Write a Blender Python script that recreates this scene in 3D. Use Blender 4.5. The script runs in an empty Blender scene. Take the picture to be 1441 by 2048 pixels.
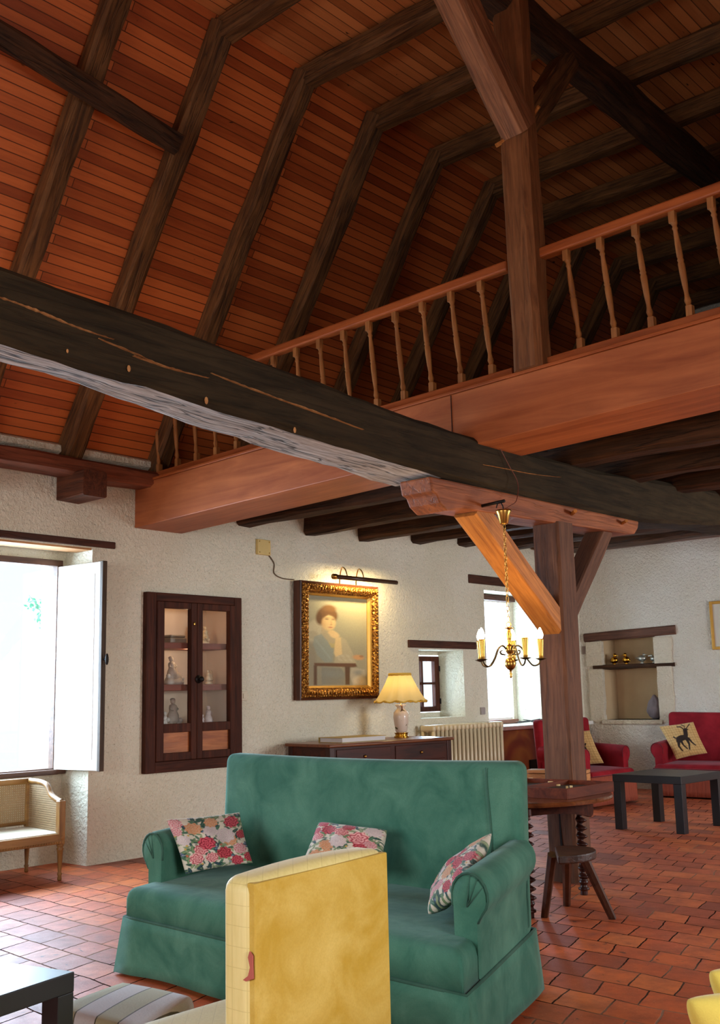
import bpy, bmesh, math, random
import numpy as np
from mathutils import Vector, Matrix, noise
SC = bpy.context.scene
COL = SC.collection
# ------------------------------------------------------------------ camera
F = 2150.0; ROLL = math.radians(1.3); PITCH = math.radians(9.6); YAW = math.radians(41); EYE = 1.22
fw = Vector((-math.sin(YAW)*math.cos(PITCH), math.cos(YAW)*math.cos(PITCH), math.sin(PITCH)))
r0 = Vector((math.cos(YAW), math.sin(YAW), 0)); u0 = r0.cross(fw)
UP = u0*math.cos(ROLL) + r0*math.sin(ROLL); RT = fw.cross(UP)
CAMP = Vector((0, 0, EYE))
cd = bpy.data.cameras.new('camera'); cam = bpy.data.objects.new('camera', cd); COL.objects.link(cam)
cd.sensor_fit = 'VERTICAL'; cd.sensor_height = 36.0; cd.lens = F/2048*36.0; cd.clip_start = .05
cam.matrix_world = Matrix(((RT.x, UP.x, -fw.x, 0), (RT.y, UP.y, -fw.y, 0), (RT.z, UP.z, -fw.z, EYE), (0, 0, 0, 1)))
SC.camera = cam
def at(x, y, ax, v):
    """point of the room seen at photo pixel (x, y) where world axis ax has value v"""
    d = RT*(x-720.5) - UP*(y-1024) + fw*F
    i = 'xyz'.index(ax)
    return CAMP + d*((v-CAMP[i])/d[i])
# ------------------------------------------------------------------ world and exposure
SC.view_settings.view_transform = 'Standard'; SC.view_settings.look = 'None'
SC.view_settings.gamma = 1; SC.view_settings.use_curve_mapping = False
SC.view_settings.exposure = 0.0
SC.cycles.use_denoising = True
SC.cycles.max_bounces = 8; SC.cycles.diffuse_bounces = 5; SC.cycles.glossy_bounces = 3
SC.cycles.transparent_max_bounces = 12
SC.cycles.sample_clamp_indirect = 6
w = bpy.data.worlds.new('daylight'); SC.world = w; w.use_nodes = True
wn = w.node_tree.nodes; wl = w.node_tree.links
bg = wn['Background']; bg.inputs[0].default_value = (.86, .93, 1, 1); bg.inputs[1].default_value = 1.3
def area(name, loc, rot, sx, sy, power, col):
    l = bpy.data.lights.new(name, 'AREA'); l.shape = 'RECTANGLE'; l.size = sx; l.size_y = sy
    l.energy = power; l.color = col
    o = bpy.data.objects.new(name, l); COL.objects.link(o); o.location = loc; o.rotation_euler = rot
    return o
SKYC = (.57, .77, 1.0)
# daylight falling through the left-wall windows; right and near ones are unseen, added as fill
area('daylight_left_window', (-8.0, 3.75, 1.85), (0, math.radians(-70), 0), 2.2, 2.6, 610, SKYC)
area('daylight_corner_window', (-8.05, 11.2, 1.75), (0, math.radians(-80), 0), 1.9, 1.6, 270, SKYC)
area('daylight_small_window', (-7.85, 9.85, 1.3), (0, math.radians(-90), 0), 1.1, 1.2, 90, SKYC)
area('fill_right_window', (1.75, 1.9, 1.8), (0, math.radians(58), 0), 1.8, 1.8, 190, (.98, .97, 1))
area('fill_right_window_far', (1.75, 9.4, 1.6), (0, math.radians(60), 0), 1.6, 2.2, 440, (.92, .95, 1))
area('fill_near_window', (-3.4, -2.5, 1.7), (math.radians(70), 0, 0), 3.4, 1.9, 180, (.96, .97, 1))
# ------------------------------------------------------------------ helpers
WM = {}
def world_of(o): return WM.get(o.name, Matrix.Identity(4))
def tag(o, label=None, cat=None, group=None, kind=None):
    if label: o['label'] = label
    if cat: o['category'] = cat
    if group: o['group'] = group
    if kind: o['kind'] = kind
    return o
def thing(name, label, cat, loc=(0, 0, 0), group=None, mat=None):
    o = bpy.data.objects.new(name, None); COL.objects.link(o); o.empty_display_size = .05
    M = mat if mat is not None else Matrix.Translation(Vector(loc))
    o.matrix_world = M; WM[o.name] = M.copy()
    return tag(o, label, cat, group)
def obj(name, bm, m, parent=None, smooth=False, bevel=0, frame=None, seg=2, auto=None):
    """bm holds world coordinates; the object gets its own origin (base centre) or its parent's frame"""
    bmesh.ops.recalc_face_normals(bm, faces=bm.faces)
    me = bpy.data.meshes.new(name)
    bm.to_mesh(me); bm.free()
    o = bpy.data.objects.new(name, me); COL.objects.link(o)
    if parent is not None:
        M = world_of(parent); o.parent = parent
        me.transform(M.inverted()); WM[o.name] = M.copy()
    else:
        if frame is None:
            vs = [v.co for v in me.vertices]
            frame = Matrix.Translation(((min(v.x for v in vs)+max(v.x for v in vs))/2, (min(v.y for v in vs)+max(v.y for v in vs))/2, min(v.z for v in vs)))
        me.transform(frame.inverted()); o.matrix_world = frame; WM[o.name] = frame.copy()
    me.materials.append(m)
    if smooth:
        for p in me.polygons: p.use_smooth = True
    if bevel:
        b = o.modifiers.new('bevel', 'BEVEL'); b.width = bevel; b.segments = seg; b.limit_method = 'ANGLE'; b.angle_limit = math.radians(40)
        b.harden_normals = False
        if seg > 2:
            for p in me.polygons: p.use_smooth = True
    return o
def B(): return bmesh.new()
def hexa(bm, p):
    v = [bm.verts.new(q) for q in p]
    for f in ((0, 3, 2, 1), (4, 5, 6, 7), (0, 1, 5, 4), (1, 2, 6, 5), (2, 3, 7, 6), (3, 0, 4, 7)): bm.faces.new([v[i] for i in f])
    return v
def box(bm, x0, x1, y0, y1, z0, z1, M=None):
    p = [Vector(q) for q in ((x0, y0, z0), (x1, y0, z0), (x1, y1, z0), (x0, y1, z0), (x0, y0, z1), (x1, y0, z1), (x1, y1, z1), (x0, y1, z1))]
    if M is not None: p = [M @ q for q in p]
    return hexa(bm, p)
def rbox(bm, x0, x1, y0, y1, z0, z1, r, seg=3, M=None):
    b2 = bmesh.new(); box(b2, x0, x1, y0, y1, z0, z1)
    bmesh.ops.recalc_face_normals(b2, faces=b2.faces)
    bmesh.ops.bevel(b2, geom=list(b2.edges), offset=r, segments=seg, profile=.5, affect='EDGES')
    join(bm, b2, M)
def join(bm, b2, M=None):
    mp = {}
    for v in b2.verts: mp[v] = bm.verts.new(M @ v.co if M is not None else v.co)
    for f in b2.faces:
        try: bm.faces.new([mp[v] for v in f.verts])
        except ValueError: pass
    b2.free()
def axes(p0, p1, up=(0, 0, 1)):
    x = (Vector(p1)-Vector(p0)).normalized(); u = Vector(up)
    if abs(x.dot(u)) > .97: u = Vector((0, 1, 0))
    y = u.cross(x).normalized(); z = x.cross(y)
    return x, y, z
def frame_of(o, x, y, z):
    return Matrix(((x.x, y.x, z.x, o[0]), (x.y, y.y, z.y, o[1]), (x.z, y.z, z.z, o[2]), (0, 0, 0, 1)))
def lathe(bm, prof, n=16, M=None, cap=True, fl=None):
    """prof: (radius, z) list; fl(k, a) scales the radius"""
    rings = []
    for k, (r, z) in enumerate(prof):
        ring = []
        for i in range(n):
            a = 2*math.pi*i/n; rr = r*(fl(k, a) if fl else 1)
            c = Vector((rr*math.cos(a), rr*math.sin(a), z)); ring.append(bm.verts.new(M @ c if M is not None else c))
        rings.append(ring)
    for a, b in zip(rings, rings[1:]):
        for i in range(n): bm.faces.new((a[i], a[(i+1) % n], b[(i+1) % n], b[i]))
    if cap:
        bm.faces.new(list(reversed(rings[0]))); bm.faces.new(rings[-1])
def tube(bm, pts, r, n=8, closed=False):
    pts = [Vector(p) for p in pts]; m = len(pts); rings = []
    pn = None
    for k, p in enumerate(pts):
        a = pts[(k-1) % m] if (closed or k > 0) else p; b = pts[(k+1) % m] if (closed or k < m-1) else p
        t = (b-a); t = t.normalized() if t.length > 1e-9 else Vector((0, 0, 1))
        if pn is None:
            u = Vector((0, 0, 1)) if abs(t.z) < .9 else Vector((1, 0, 0)); pn = (u - t*u.dot(t)).normalized()
        else: pn = (pn - t*pn.dot(t)).normalized()
        q = t.cross(pn); rr = r[k] if isinstance(r, (list, tuple)) else r
        rings.append([bm.verts.new(p + (pn*math.cos(2*math.pi*i/n) + q*math.sin(2*math.pi*i/n))*rr) for i in range(n)])
    rng = range(m) if closed else range(m-1)
    for k in rng:
        a, b = rings[k], rings[(k+1) % m]
        for i in range(n): bm.faces.new((a[i], a[(i+1) % n], b[(i+1) % n], b[i]))
    if not closed: bm.faces.new(list(reversed(rings[0]))); bm.faces.new(rings[-1])
def ball(bm, c, r, s=(1, 1, 1), n=12, M=None):
    prof = []
    for k in range(n//2+1):
        a = -math.pi/2 + math.pi*k/(n//2); prof.append((max(math.cos(a), .02), math.sin(a)))
    T = Matrix.Translation(Vector(c)) @ (M if M is not None else Matrix.Identity(4)) @ Matrix.Diagonal((r*s[0], r*s[1], r*s[2], 1))
    lathe(bm, prof, n, T)
def prism(bm, poly, d, M=None):
    """poly in local xy, extruded from z=0 to z=d"""
    lo = [Vector((p[0], p[1], 0)) for p in poly]; hi = [Vector((p[0], p[1], d)) for p in poly]
    if M is not None: lo = [M @ p for p in lo]; hi = [M @ p for p in hi]
    a = [bm.verts.new(p) for p in lo]; b = [bm.verts.new(p) for p in hi]; n = len(a)
    bm.faces.new(list(reversed(a))); bm.faces.new(b)
    for i in range(n): bm.faces.new((a[i], a[(i+1) % n], b[(i+1) % n], b[i]))
def spl(pts, n=6):
    """Catmull-Rom through pts"""
    P = [Vector(p) for p in pts]; out = []
    for i in range(len(P)-1):
        a = P[max(i-1, 0)]; b = P[i]; c = P[i+1]; d = P[min(i+2, len(P)-1)]
        for k in range(n):
            t = k/n
            out.append(.5*((2*b) + (c-a)*t + (2*a-5*b+4*c-d)*t*t + (3*b-a-3*c+d)*t**3))
    out.append(P[-1]); return out
# ------------------------------------------------------------------ materials
MATS = {}
class NT:
    def __init__(s, name):
        s.m = bpy.data.materials.new(name); s.m.use_nodes = True; s.t = s.m.node_tree; s.n = s.t.nodes; s.b = s.n['Principled BSDF']; s.out = s.n['Material Output']
    def new(s, t, **k):
        n = s.n.new(t)
        for a, v in k.items(): setattr(n, a, v)
        return n
    def lk(s, a, b): s.t.links.new(a, b)
    def coord(s, scale=(1, 1, 1), rot=(0, 0, 0), loc=(0, 0, 0), kind='Object'):
        c = s.new('ShaderNodeTexCoord'); m = s.new('ShaderNodeMapping'); m.inputs['Scale'].default_value = scale; m.inputs['Rotation'].default_value = rot; m.inputs['Location'].default_value = loc
        s.lk(c.outputs[kind], m.inputs[0]); return m.outputs[0]
    def noise(s, v, sc=5, det=4, rough=.55, dist=0):
        n = s.new('ShaderNodeTexNoise'); n.inputs['Scale'].default_value = sc; n.inputs['Detail'].default_value = det; n.inputs['Roughness'].default_value = rough; n.inputs['Distortion'].default_value = dist
        s.lk(v, n.inputs['Vector']); return n.outputs[0]
    def ramp(s, f, stops):
        r = s.new('ShaderNodeValToRGB'); e = r.color_ramp.elements
        while len(e) < len(stops): e.new(.5)
        for q, (p, c) in zip(e, stops): q.position = p; q.color = (*c, 1) if len(c) == 3 else c
        s.lk(f, r.inputs[0]); return r.outputs[0]
    def mix(s, f, a, b, mode='MIX'):
        m = s.new('ShaderNodeMix', data_type='RGBA', blend_type=mode)
        for i, v in ((0, f), (6, a), (7, b)):
            if isinstance(v, (int, float)): m.inputs[i].default_value = v
            elif isinstance(v, tuple): m.inputs[i].default_value = (*v, 1) if len(v) == 3 else v
            else: s.lk(v, m.inputs[i])
        return m.outputs[2]
    def math(s, op, a, b=0.0, c=None):
        m = s.new('ShaderNodeMath', operation=op)
        for i, v in ((0, a), (1, b), (2, c)):
            if v is None: continue
            if isinstance(v, (int, float)): m.inputs[i].default_value = v
            else: s.lk(v, m.inputs[i])
        return m.outputs[0]
    def bump(s, h, strength=.5, dist=.01, prev=None):
        b = s.new('ShaderNodeBump'); b.inputs['Strength'].default_value = strength; b.inputs['Distance'].default_value = dist
        s.lk(h, b.inputs['Height'])
        if prev is not None: s.lk(prev, b.inputs['Normal'])
        s.lk(b.outputs[0], s.b.inputs['Normal']); return b.outputs[0]
    def col(s, c):
        if isinstance(c, tuple): s.b.inputs['Base Color'].default_value = (*c, 1)
        else: s.lk(c, s.b.inputs['Base Color'])
    def set(s, **k):
        for a, v in k.items(): s.b.inputs[a.replace('_', ' ')].default_value = v
def C(*c): return tuple(((x/255)/12.92 if x/255 <= .04045 else ((x/255+.055)/1.055)**2.4) for x in c)
def wood(name, dark, light, axis='x', rough=.55, sc=1.0, crack=0.0, bump=.25, spec=.4, vary=.5):
    if name in MATS: return MATS[name]
    t = NT(name); s = {'x': (1, 11, 11), 'y': (11, 1, 11), 'z': (11, 11, 1)}[axis]
    s = tuple(q*sc for q in s)
    v = t.coord(s); g = t.noise(v, 2.2, 7, .62, .8); c = t.ramp(g, [(.3, dark), (.72, light)])
    big = t.noise(t.coord((2, 2, 2)), 1.6, 3); c = t.mix(t.math('MULTIPLY', t.ramp(big, [(.35, (0, 0, 0)), (.7, (1, 1, 1))]), vary), c, t.mix(1, c, (.55, .5, .48), 'MULTIPLY'))
    nb = None
    if crack:
        cs = {'x': (.7, 16, 16), 'y': (16, .7, 16), 'z': (16, 16, .7)}[axis]
        k = t.noise(t.coord(cs, loc=(3, 1, 2)), 1.3, 3, .5, .3); k = t.ramp(k, [(.475, (1, 1, 1)), (.5, (0, 0, 0)), (.53, (1, 1, 1))])
        c = t.mix(t.math('MULTIPLY', t.math('SUBTRACT', 1.0, k), crack), c, (.01, .006, .004))
        nb = t.bump(k, crack, .01)
    t.bump(g, bump, .006, nb); t.col(c); t.set(Roughness=rough, Specular_IOR_Level=spec)
    MATS[name] = t.m; return t.m
def plain(name, c, rough=.5, metal=0, var=.12, sc=20, bump=0, **k):
    if name in MATS: return MATS[name]
    t = NT(name); n = t.noise(t.coord(), sc, 4)
    t.col(t.mix(n, tuple(x*(1-var) for x in c), tuple(min(1, x*(1+var)) for x in c))); t.set(Roughness=rough, Metallic=metal, **k)
    if bump: t.bump(n, bump, .004)
    MATS[name] = t.m; return t.m
def velvet(name, c, c2, sheen=.6, tint=(1, 1, 1), fringe=None):
    t = NT(name); a = t.noise(t.coord(), 5, 5, .6, .6); b = t.noise(t.coord(), 190, 2)
    cc = t.mix(t.ramp(a, [(.35, (0, 0, 0)), (.7, (1, 1, 1))]), c, c2); cc = t.mix(t.math('MULTIPLY', b, .35), cc, tuple(x*.55 for x in c))
    t.col(cc); t.set(Roughness=.85, Sheen_Weight=sheen, Sheen_Roughness=.35, Specular_IOR_Level=.15); t.b.inputs['Sheen Tint'].default_value = (*tint, 1)
    nb = t.bump(b, .15, .002)
    t.bump(t.noise(t.coord(), 9, 2), .2, .02, nb)
    return t.m
def vcol(name, rough=.85, sheen=0, weave=True, spec=.2):
    t = NT(name); a = t.new('ShaderNodeAttribute'); a.attribute_name = 'Col'; n = t.noise(t.coord(), 350, 2)
    t.col(t.mix(t.math('MULTIPLY', n, .25), a.outputs[0], t.mix(1, a.outputs[0], (.5, .5, .5), 'MULTIPLY'))); t.set(Roughness=rough, Sheen_Weight=sheen, Specular_IOR_Level=spec)
    if weave: t.bump(n, .25, .002)
    return t.m
def plaster(name, c, warm, bs=.6):
    t = NT(name); v = t.coord((1, 1, 1)); n1 = t.noise(v, 30, 5, .6, .5); n2 = t.noise(v, 85, 3, .6, .3); n3 = t.noise(v, 1.4, 4)
    vo = t.new('ShaderNodeTexVoronoi'); vo.inputs['Scale'].default_value = 42; t.lk(v, vo.inputs['Vector'])
    c0 = t.mix(t.ramp(n3, [(.35, (0, 0, 0)), (.7, (1, 1, 1))]), c, warm)
    pit = t.ramp(n2, [(.26, (.55, .5, .42)), (.40, (1, 1, 1))]); t.col(t.mix(1, c0, pit, 'MULTIPLY'))
    t.set(Roughness=.95, Specular_IOR_Level=.15)
    h = t.math('ADD', t.math('MULTIPLY', n1, 1.0), t.math('MULTIPLY', n2, .35)); h = t.math('ADD', h, t.math('MULTIPLY', vo.outputs[0], .25))
    t.bump(h, min(1, bs*1.25), .034); return t.m
PLASTER = plaster('rough_lime_plaster', C(228, 222, 202), C(218, 211, 186))
PLASTER_F = plaster('coarse_plaster', C(232, 226, 212), C(222, 212, 192), .85)
REVEAL = plaster('smooth_reveal_plaster', C(232, 230, 224), C(222, 218, 208), .3)
OLD = wood('old_dark_oak', C(34, 22, 13), C(92, 58, 32), 'x', .75, 1, .55, .7, .25)
TIE = wood('tie_beam_oak', C(34, 27, 17), C(62, 49, 31), 'x', .85, .8, .3, .6, .12, .4)
RAFT = wood('rafter_oak', C(60, 38, 20), C(142, 96, 52), 'x', .75, 1, .5, .6, .25, .7)
POSTM = wood('post_oak', C(76, 46, 30), C(116, 76, 52), 'x', .7, 1.3, .25, .5, .25, .5)
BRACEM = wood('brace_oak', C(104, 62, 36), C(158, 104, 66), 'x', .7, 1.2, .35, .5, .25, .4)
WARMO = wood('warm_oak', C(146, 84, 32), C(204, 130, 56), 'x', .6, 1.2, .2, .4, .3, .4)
MAHO = wood('fascia_mahogany', C(144, 74, 40), C(186, 108, 62), 'x', .5, .5, 0, .12, .3, .3)
RAIL = wood('rail_wood', C(128, 60, 24), C(180, 94, 42), 'x', .5, 1, 0, .15, .3, .3)
BAL = wood('baluster_wood', C(120, 72, 34), C(178, 116, 60), 'z', .5, 1, 0, .15, .4, .3)
DARKZ = wood('dark_polished_z', C(30, 11, 7), C(70, 29, 18), 'z', .35, 1, 0, .1, .35, .4)
DARKX = wood('dark_polished_x', C(34, 14, 9), C(76, 34, 19), 'x', .35, 1, 0, .1, .35, .4)
CABY = wood('cabinet_wood_y', C(44, 20, 12), C(88, 44, 26), 'y', .65, 1, .2, .3, .18)
CABZ = wood('cabinet_wood_z', C(44, 20, 12), C(88, 44, 26), 'z', .65, 1, .2, .3, .18)
UPOST = wood('upper_post_oak', C(100, 60, 32), C(146, 94, 54), 'x', .7, 1.3, .25, .5, .2, .5)
BRASS = plain('brass', C(176, 134, 66), .28, 1, .25, 30)
GOLDP = plain('polished_gold', C(190, 140, 50), .22, 1, .1)
BRONZE = plain('aged_bronze', C(86, 72, 48), .35, .9, .3)
IRON = plain('black_iron', C(28, 24, 22), .5, .6)
PORC = plain('white_porcelain', C(226, 220, 210), .3, 0, .06)
WHITEP = plain('white_paint', C(238, 238, 234), .5, 0, .03, 8)
def glass():
    t = NT('window_glass'); tr = t.new('ShaderNodeBsdfTransparent'); tr.inputs[0].default_value = (.97, .98, .98, 1); gl = t.new('ShaderNodeBsdfGlossy'); gl.inputs['Roughness'].default_value = .02
    mx = t.new('ShaderNodeMixShader'); mx.inputs[0].default_value = .05; t.lk(tr.outputs[0], mx.inputs[1]); t.lk(gl.outputs[0], mx.inputs[2]); t.lk(mx.outputs[0], t.out.inputs[0]); return t.m
GLASS = glass()
# ------------------------------------------------------------------ floor, walls, roof boards
def floor_mat():
    t = NT('terracotta_tiles'); tc = t.new('ShaderNodeTexCoord'); sx = t.new('ShaderNodeSeparateXYZ'); t.lk(tc.outputs['Object'], sx.inputs[0])
    # tiles laid slightly askew: rows turned by -4 degrees, cross joints leaning
    X, Y = sx.outputs[0], sx.outputs[1]
    y2 = t.math('ADD', Y, t.math('MULTIPLY', X, .075)); x2 = t.math('ADD', X, t.math('MULTIPLY', Y, .26))
    wob = t.noise(tc.outputs['Object'], 2.5, 2); wob2 = t.noise(tc.outputs['Object'], 26, 2)
    wb = t.math('ADD', t.math('MULTIPLY', t.math('SUBTRACT', wob, .5), .05), t.math('MULTIPLY', t.math('SUBTRACT', wob2, .5), .008))
    cb = t.new('ShaderNodeCombineXYZ'); t.lk(t.math('ADD', x2, wb), cb.inputs[0]); t.lk(t.math('ADD', y2, wb), cb.inputs[1])
    br = t.new('ShaderNodeTexBrick'); t.lk(cb.outputs[0], br.inputs['Vector'])
    for k, v in (('Scale', 1), ('Mortar Size', .0050), ('Mortar Smooth', .35), ('Bias', 0), ('Brick Width', .216), ('Row Height', .205)): br.inputs[k].default_value = v
    br.inputs['Color1'].default_value = (0, 0, 0, 1); br.inputs['Color2'].default_value = (1, 1, 1, 1); br.inputs['Mortar'].default_value = (.5, .5, .5, 1)
    c = t.ramp(br.outputs['Color'], [(0, C(128, 55, 34)), (.12, C(170, 77, 37)), (.55, C(200, 92, 42)), (1, C(212, 112, 54))])
    n = t.noise(tc.outputs['Object'], 7, 6, .65); c = t.mix(t.ramp(n, [(.4, (0, 0, 0)), (.75, (.75, .75, .75))]), c, C(120, 62, 46))
    st = t.noise(tc.outputs['Object'], 11, 3, .5, 1.5); c = t.mix(t.ramp(st, [(.69, (0, 0, 0)), (.73, (.8, .8, .8))]), c, C(58, 30, 26))
    sp = t.noise(tc.outputs['Object'], 120, 2); c = t.mix(t.ramp(sp, [(.64, (0, 0, 0)), (.72, (.5, .5, .5))]), c, C(214, 170, 130))
    m = br.outputs['Fac']; mc = t.ramp(t.noise(tc.outputs['Object'], .9, 2), [(.48, C(44, 30, 25)), (.6, C(140, 108, 88))])
    c = t.mix(m, c, mc); t.col(c)
    h = t.math('SUBTRACT', t.math('MULTIPLY', n, .35), t.math('MULTIPLY', m, 1.3)); h = t.math('ADD', h, t.math('MULTIPLY', br.outputs['Color'], .25))
    h = t.math('ADD', h, t.math('MULTIPLY', sp, .12))
    t.bump(h, .55, .008)
    t.lk(t.ramp(n, [(.3, (.44, .44, .44)), (.8, (.62, .62, .62))]), t.b.inputs['Roughness']); t.lk(t.math('MULTIPLY', t.math('SUBTRACT', 1.0, m), .52), t.b.inputs['Specular IOR Level'])
    return t.m
def board_mat(name, w, c1, c2, dark):
    t = NT(name); tc = t.coord()
    br = t.new('ShaderNodeTexBrick'); t.lk(tc, br.inputs['Vector'])
    for k, v in (('Scale', 1), ('Mortar Size', .0038), ('Mortar Smooth', .3), ('Bias', 0), ('Brick Width', 1.7), ('Row Height', w)): br.inputs[k].default_value = v
    br.offset = .37; br.inputs['Color1'].default_value = (0, 0, 0, 1); br.inputs['Color2'].default_value = (1, 1, 1, 1); br.inputs['Mortar'].default_value = (.4, .4, .4, 1)
    g = t.noise(t.coord((1, 14, 14)), 2.4, 6, .6, .6); bl = t.math('ADD', t.math('MULTIPLY', br.outputs['Color'], .55), t.math('MULTIPLY', g, .45))
    c = t.ramp(bl, [(.2, c1), (.7, c2)]); kn = t.ramp(t.noise(t.coord((3, 7, 7)), 2.6, 2, .5, .4), [(.74, (0, 0, 0)), (.78, (1, 1, 1))]); c = t.mix(kn, c, dark)
    c = t.mix(t.math('MULTIPLY', br.outputs['Fac'], .75), c, dark); t.col(c); t.set(Roughness=.42, Specular_IOR_Level=.45)
    t.bump(t.math('SUBTRACT', t.math('MULTIPLY', g, .2), br.outputs['Fac']), .6, .008); return t.m
FLOORM = floor_mat()
BOARDS = board_mat('roof_boards', .068, C(146, 66, 29), C(206, 108, 52), C(34, 13, 6))
BOARDS_T = board_mat('ceiling_boards', .085, C(150, 80, 38), C(206, 126, 70), C(40, 18, 10))
LOFTB = board_mat('loft_boards', .12, C(60, 30, 16), C(110, 62, 34), C(20, 10, 6))
WX = -7.05
def struct(name, bm, m, **k):
    o = obj(name, bm, m, **k); o['kind'] = 'structure'; return o
bm = B(); box(bm, -7.75, 1.6, -3.3, 12.9, -.12, 0); struct('floor', bm, FLOORM, frame=Matrix.Identity(4))
def cells(bm, mk, A, Z, solid):
    """wall of cells: mk(a, z, s) maps wall coordinates and side s (0 inner, 1 outer) to a point"""
    vs = {}
    def V(i, k, s):
        if (i, k, s) not in vs: vs[(i, k, s)] = bm.verts.new(mk(A[i], Z[k], s))
        return vs[(i, k, s)]
    S = lambda i, k: 0 <= i < len(A)-1 and 0 <= k < len(Z)-1 and solid((A[i]+A[i+1])/2, (Z[k]+Z[k+1])/2)
    for i in range(len(A)-1):
        for k in range(len(Z)-1):
            if not S(i, k): continue
            bm.faces.new((V(i, k, 0), V(i+1, k, 0), V(i+1, k+1, 0), V(i, k+1, 0))); bm.faces.new((V(i, k, 1), V(i, k+1, 1), V(i+1, k+1, 1), V(i+1, k, 1)))
            if not S(i-1, k): bm.faces.new((V(i, k, 0), V(i, k+1, 0), V(i, k+1, 1), V(i, k, 1)))
            if not S(i+1, k): bm.faces.new((V(i+1, k, 0), V(i+1, k, 1), V(i+1, k+1, 1), V(i+1, k+1, 0)))
            if not S(i, k-1): bm.faces.new((V(i, k, 0), V(i, k, 1), V(i+1, k, 1), V(i+1, k, 0)))
            if not S(i, k+1): bm.faces.new((V(i, k+1, 0), V(i+1, k+1, 0), V(i+1, k+1, 1), V(i, k+1, 1)))
def holes(hs):
    return (lambda a, z: not any(h[0] < a < h[1] and h[2] < z < h[3] for h in hs))
def brk(lo, hi, hs, i): return sorted(set([lo, hi] + [q for h in hs for q in (h[i], h[i+1])]))
def wall(name, x_in, x_out, axis, lo, hi, z0, z1, hs, m, parent_bm=None):
    b = parent_bm or B()
    if axis == 'x': mk = lambda a, z, s: (x_out if s else x_in, a, z)
    else: mk = lambda a, z, s: (a, x_out if s else x_in, z)
    cells(b, mk, brk(lo, hi, hs, 0), brk(z0, z1, hs, 2), holes(hs)); return b
# left wall: inner leaf with the bay, the vitrine niche and the two deep windows, outer leaf with the glazed openings
CAB = (5.50, 6.36, .70, 2.0)
inner = [(2.95, 4.91, 0, 2.39), CAB, (9.0, 9.8, .95, 1.67), (10.25, 11.37, .82, 2.37)]
outer = [(3.10, 4.83, .69, 2.30), (9.1, 10.15, 1.0, 1.63), (10.35, 11.3, .86, 2.33)]
b = wall('', WX, -7.4, 'x', -3.0, 12.4, 0, 3.06, inner, None); b = wall('', -7.4, -7.62, 'x', -3.0, 12.4, 0, 3.06, outer, None, b)
struct('wall_left', b, PLASTER)
# far wall with the stone niche, and its gable
FY = 12.4
NI = (-6.77, -6.02, .83, 1.87)
b = wall('', FY, FY+.4, 'y', -7.62, 1.3, 0, 3.06, [NI], None)
g = [(-7.62, 3.06), (1.3+.32, 3.06), (1.25, 3.06), (-.45, 6.1), (-5.45, 6.1), (-7.35, 3.06)]
prism(b, [(-7.62, 3.06), (1.6, 3.06), (-.45, 6.2), (-5.4, 6.2)], .4, Matrix(((1, 0, 0, 0), (0, 0, 1, FY), (0, 1, 0, 0), (0, 0, 0, 1))))
struct('wall_far', b, PLASTER_F)
bm = B(); box(bm, NI[0]+.001, NI[1]-.001, FY+.36, FY+.395, NI[2], NI[3]-.01); box(bm, NI[0]+.001, NI[0]+.008, FY+.03, FY+.36, NI[2], NI[3]-.01); box(bm, NI[1]-.008, NI[1]-.001, FY+.03, FY+.36, NI[2], NI[3]-.01); struct('trim_1', bm, plain('niche_ochre', C(190, 162, 124), .9, 0, .12, 6))
b = wall('', 1.3, 1.5, 'x', -3.0, 12.4, 0, 3.06, [(1.0, 2.8, .6, 2.4), (8.3, 10.5, .7, 2.3)], None); struct('wall_right', b, PLASTER)
b = wall('', -2.0, -2.2, 'y', -7.62, 1.3, 0, 3.06, [(-5.1, -1.7, .6, 2.5)], None)
prism(b, [(-7.62, 3.06), (1.6, 3.06), (-.45, 6.2), (-5.4, 6.2)], .2, Matrix(((1, 0, 0, 0), (0, 0, -1, -2.0), (0, 1, 0, 0), (0, 0, 0, 1))))
struct('wall_near', b, PLASTER)
# roof: left slope, flat ceiling above the collars, right slope
def slab(name, p0, p1, y0, y1, th, m):
    p0 = Vector(p0); p1 = Vector(p1); d = (p1-p0).normalized(); xx = Vector((0, 1, 0)); zz = xx.cross(d)
    M = frame_of((p0.x, y0, p0.z), xx, d, zz); L = (p1-p0).length
    bm = B(); box(bm, 0, y1-y0, 0, L, 0, th)
    bmesh.ops.transform(bm, matrix=M, verts=bm.verts); return struct(name, bm, m, frame=M)
KX, KZ = -5.18, 5.80
nx, nz = -.839, .543
def rslab(name, a, b_, m, flip=False):
    a = Vector(a); b_ = Vector(b_); xx = Vector((0, 1, 0)); d = (b_-a).normalized(); zz = xx.cross(d)
    M = frame_of((a.x, -2.2, a.z), xx, d, zz); s = -1 if flip else 1
    bm = B(); box(bm, 0, 15.0, 0, (b_-a).length, 0 if not flip else -.05, .05 if not flip else 0)
    bmesh.ops.transform(bm, matrix=M, verts=bm.verts); return struct(name, bm, m, frame=M)
def up_slope(x): return 3.08 + (x+6.9)*(KZ-3.08)/(KX+6.9)
A0 = Vector((-7.22, 0, up_slope(-7.22))) + Vector((nx, 0, nz))*.14; A1 = Vector((KX, 0, KZ)) + Vector((nx, 0, nz))*.14
A1 = A1 + (A1-A0).normalized()*.12
rslab('ceiling', A0, A1, BOARDS, True); rslab('ceiling', (A1.x, 0, A1.z), (-.5, 0, A1.z), BOARDS_T, True)
rslab('ceiling', (-.5, 0, A1.z), (1.6, 0, 2.9), BOARDS, True)
# loft floor
bm = B(); box(bm, -7.05, 1.3, 5.6, 12.4, 2.97, 3.03); LF = struct('floor', bm, LOFTB, frame=Matrix.Translation((0, 5.6, 2.97)))
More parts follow.
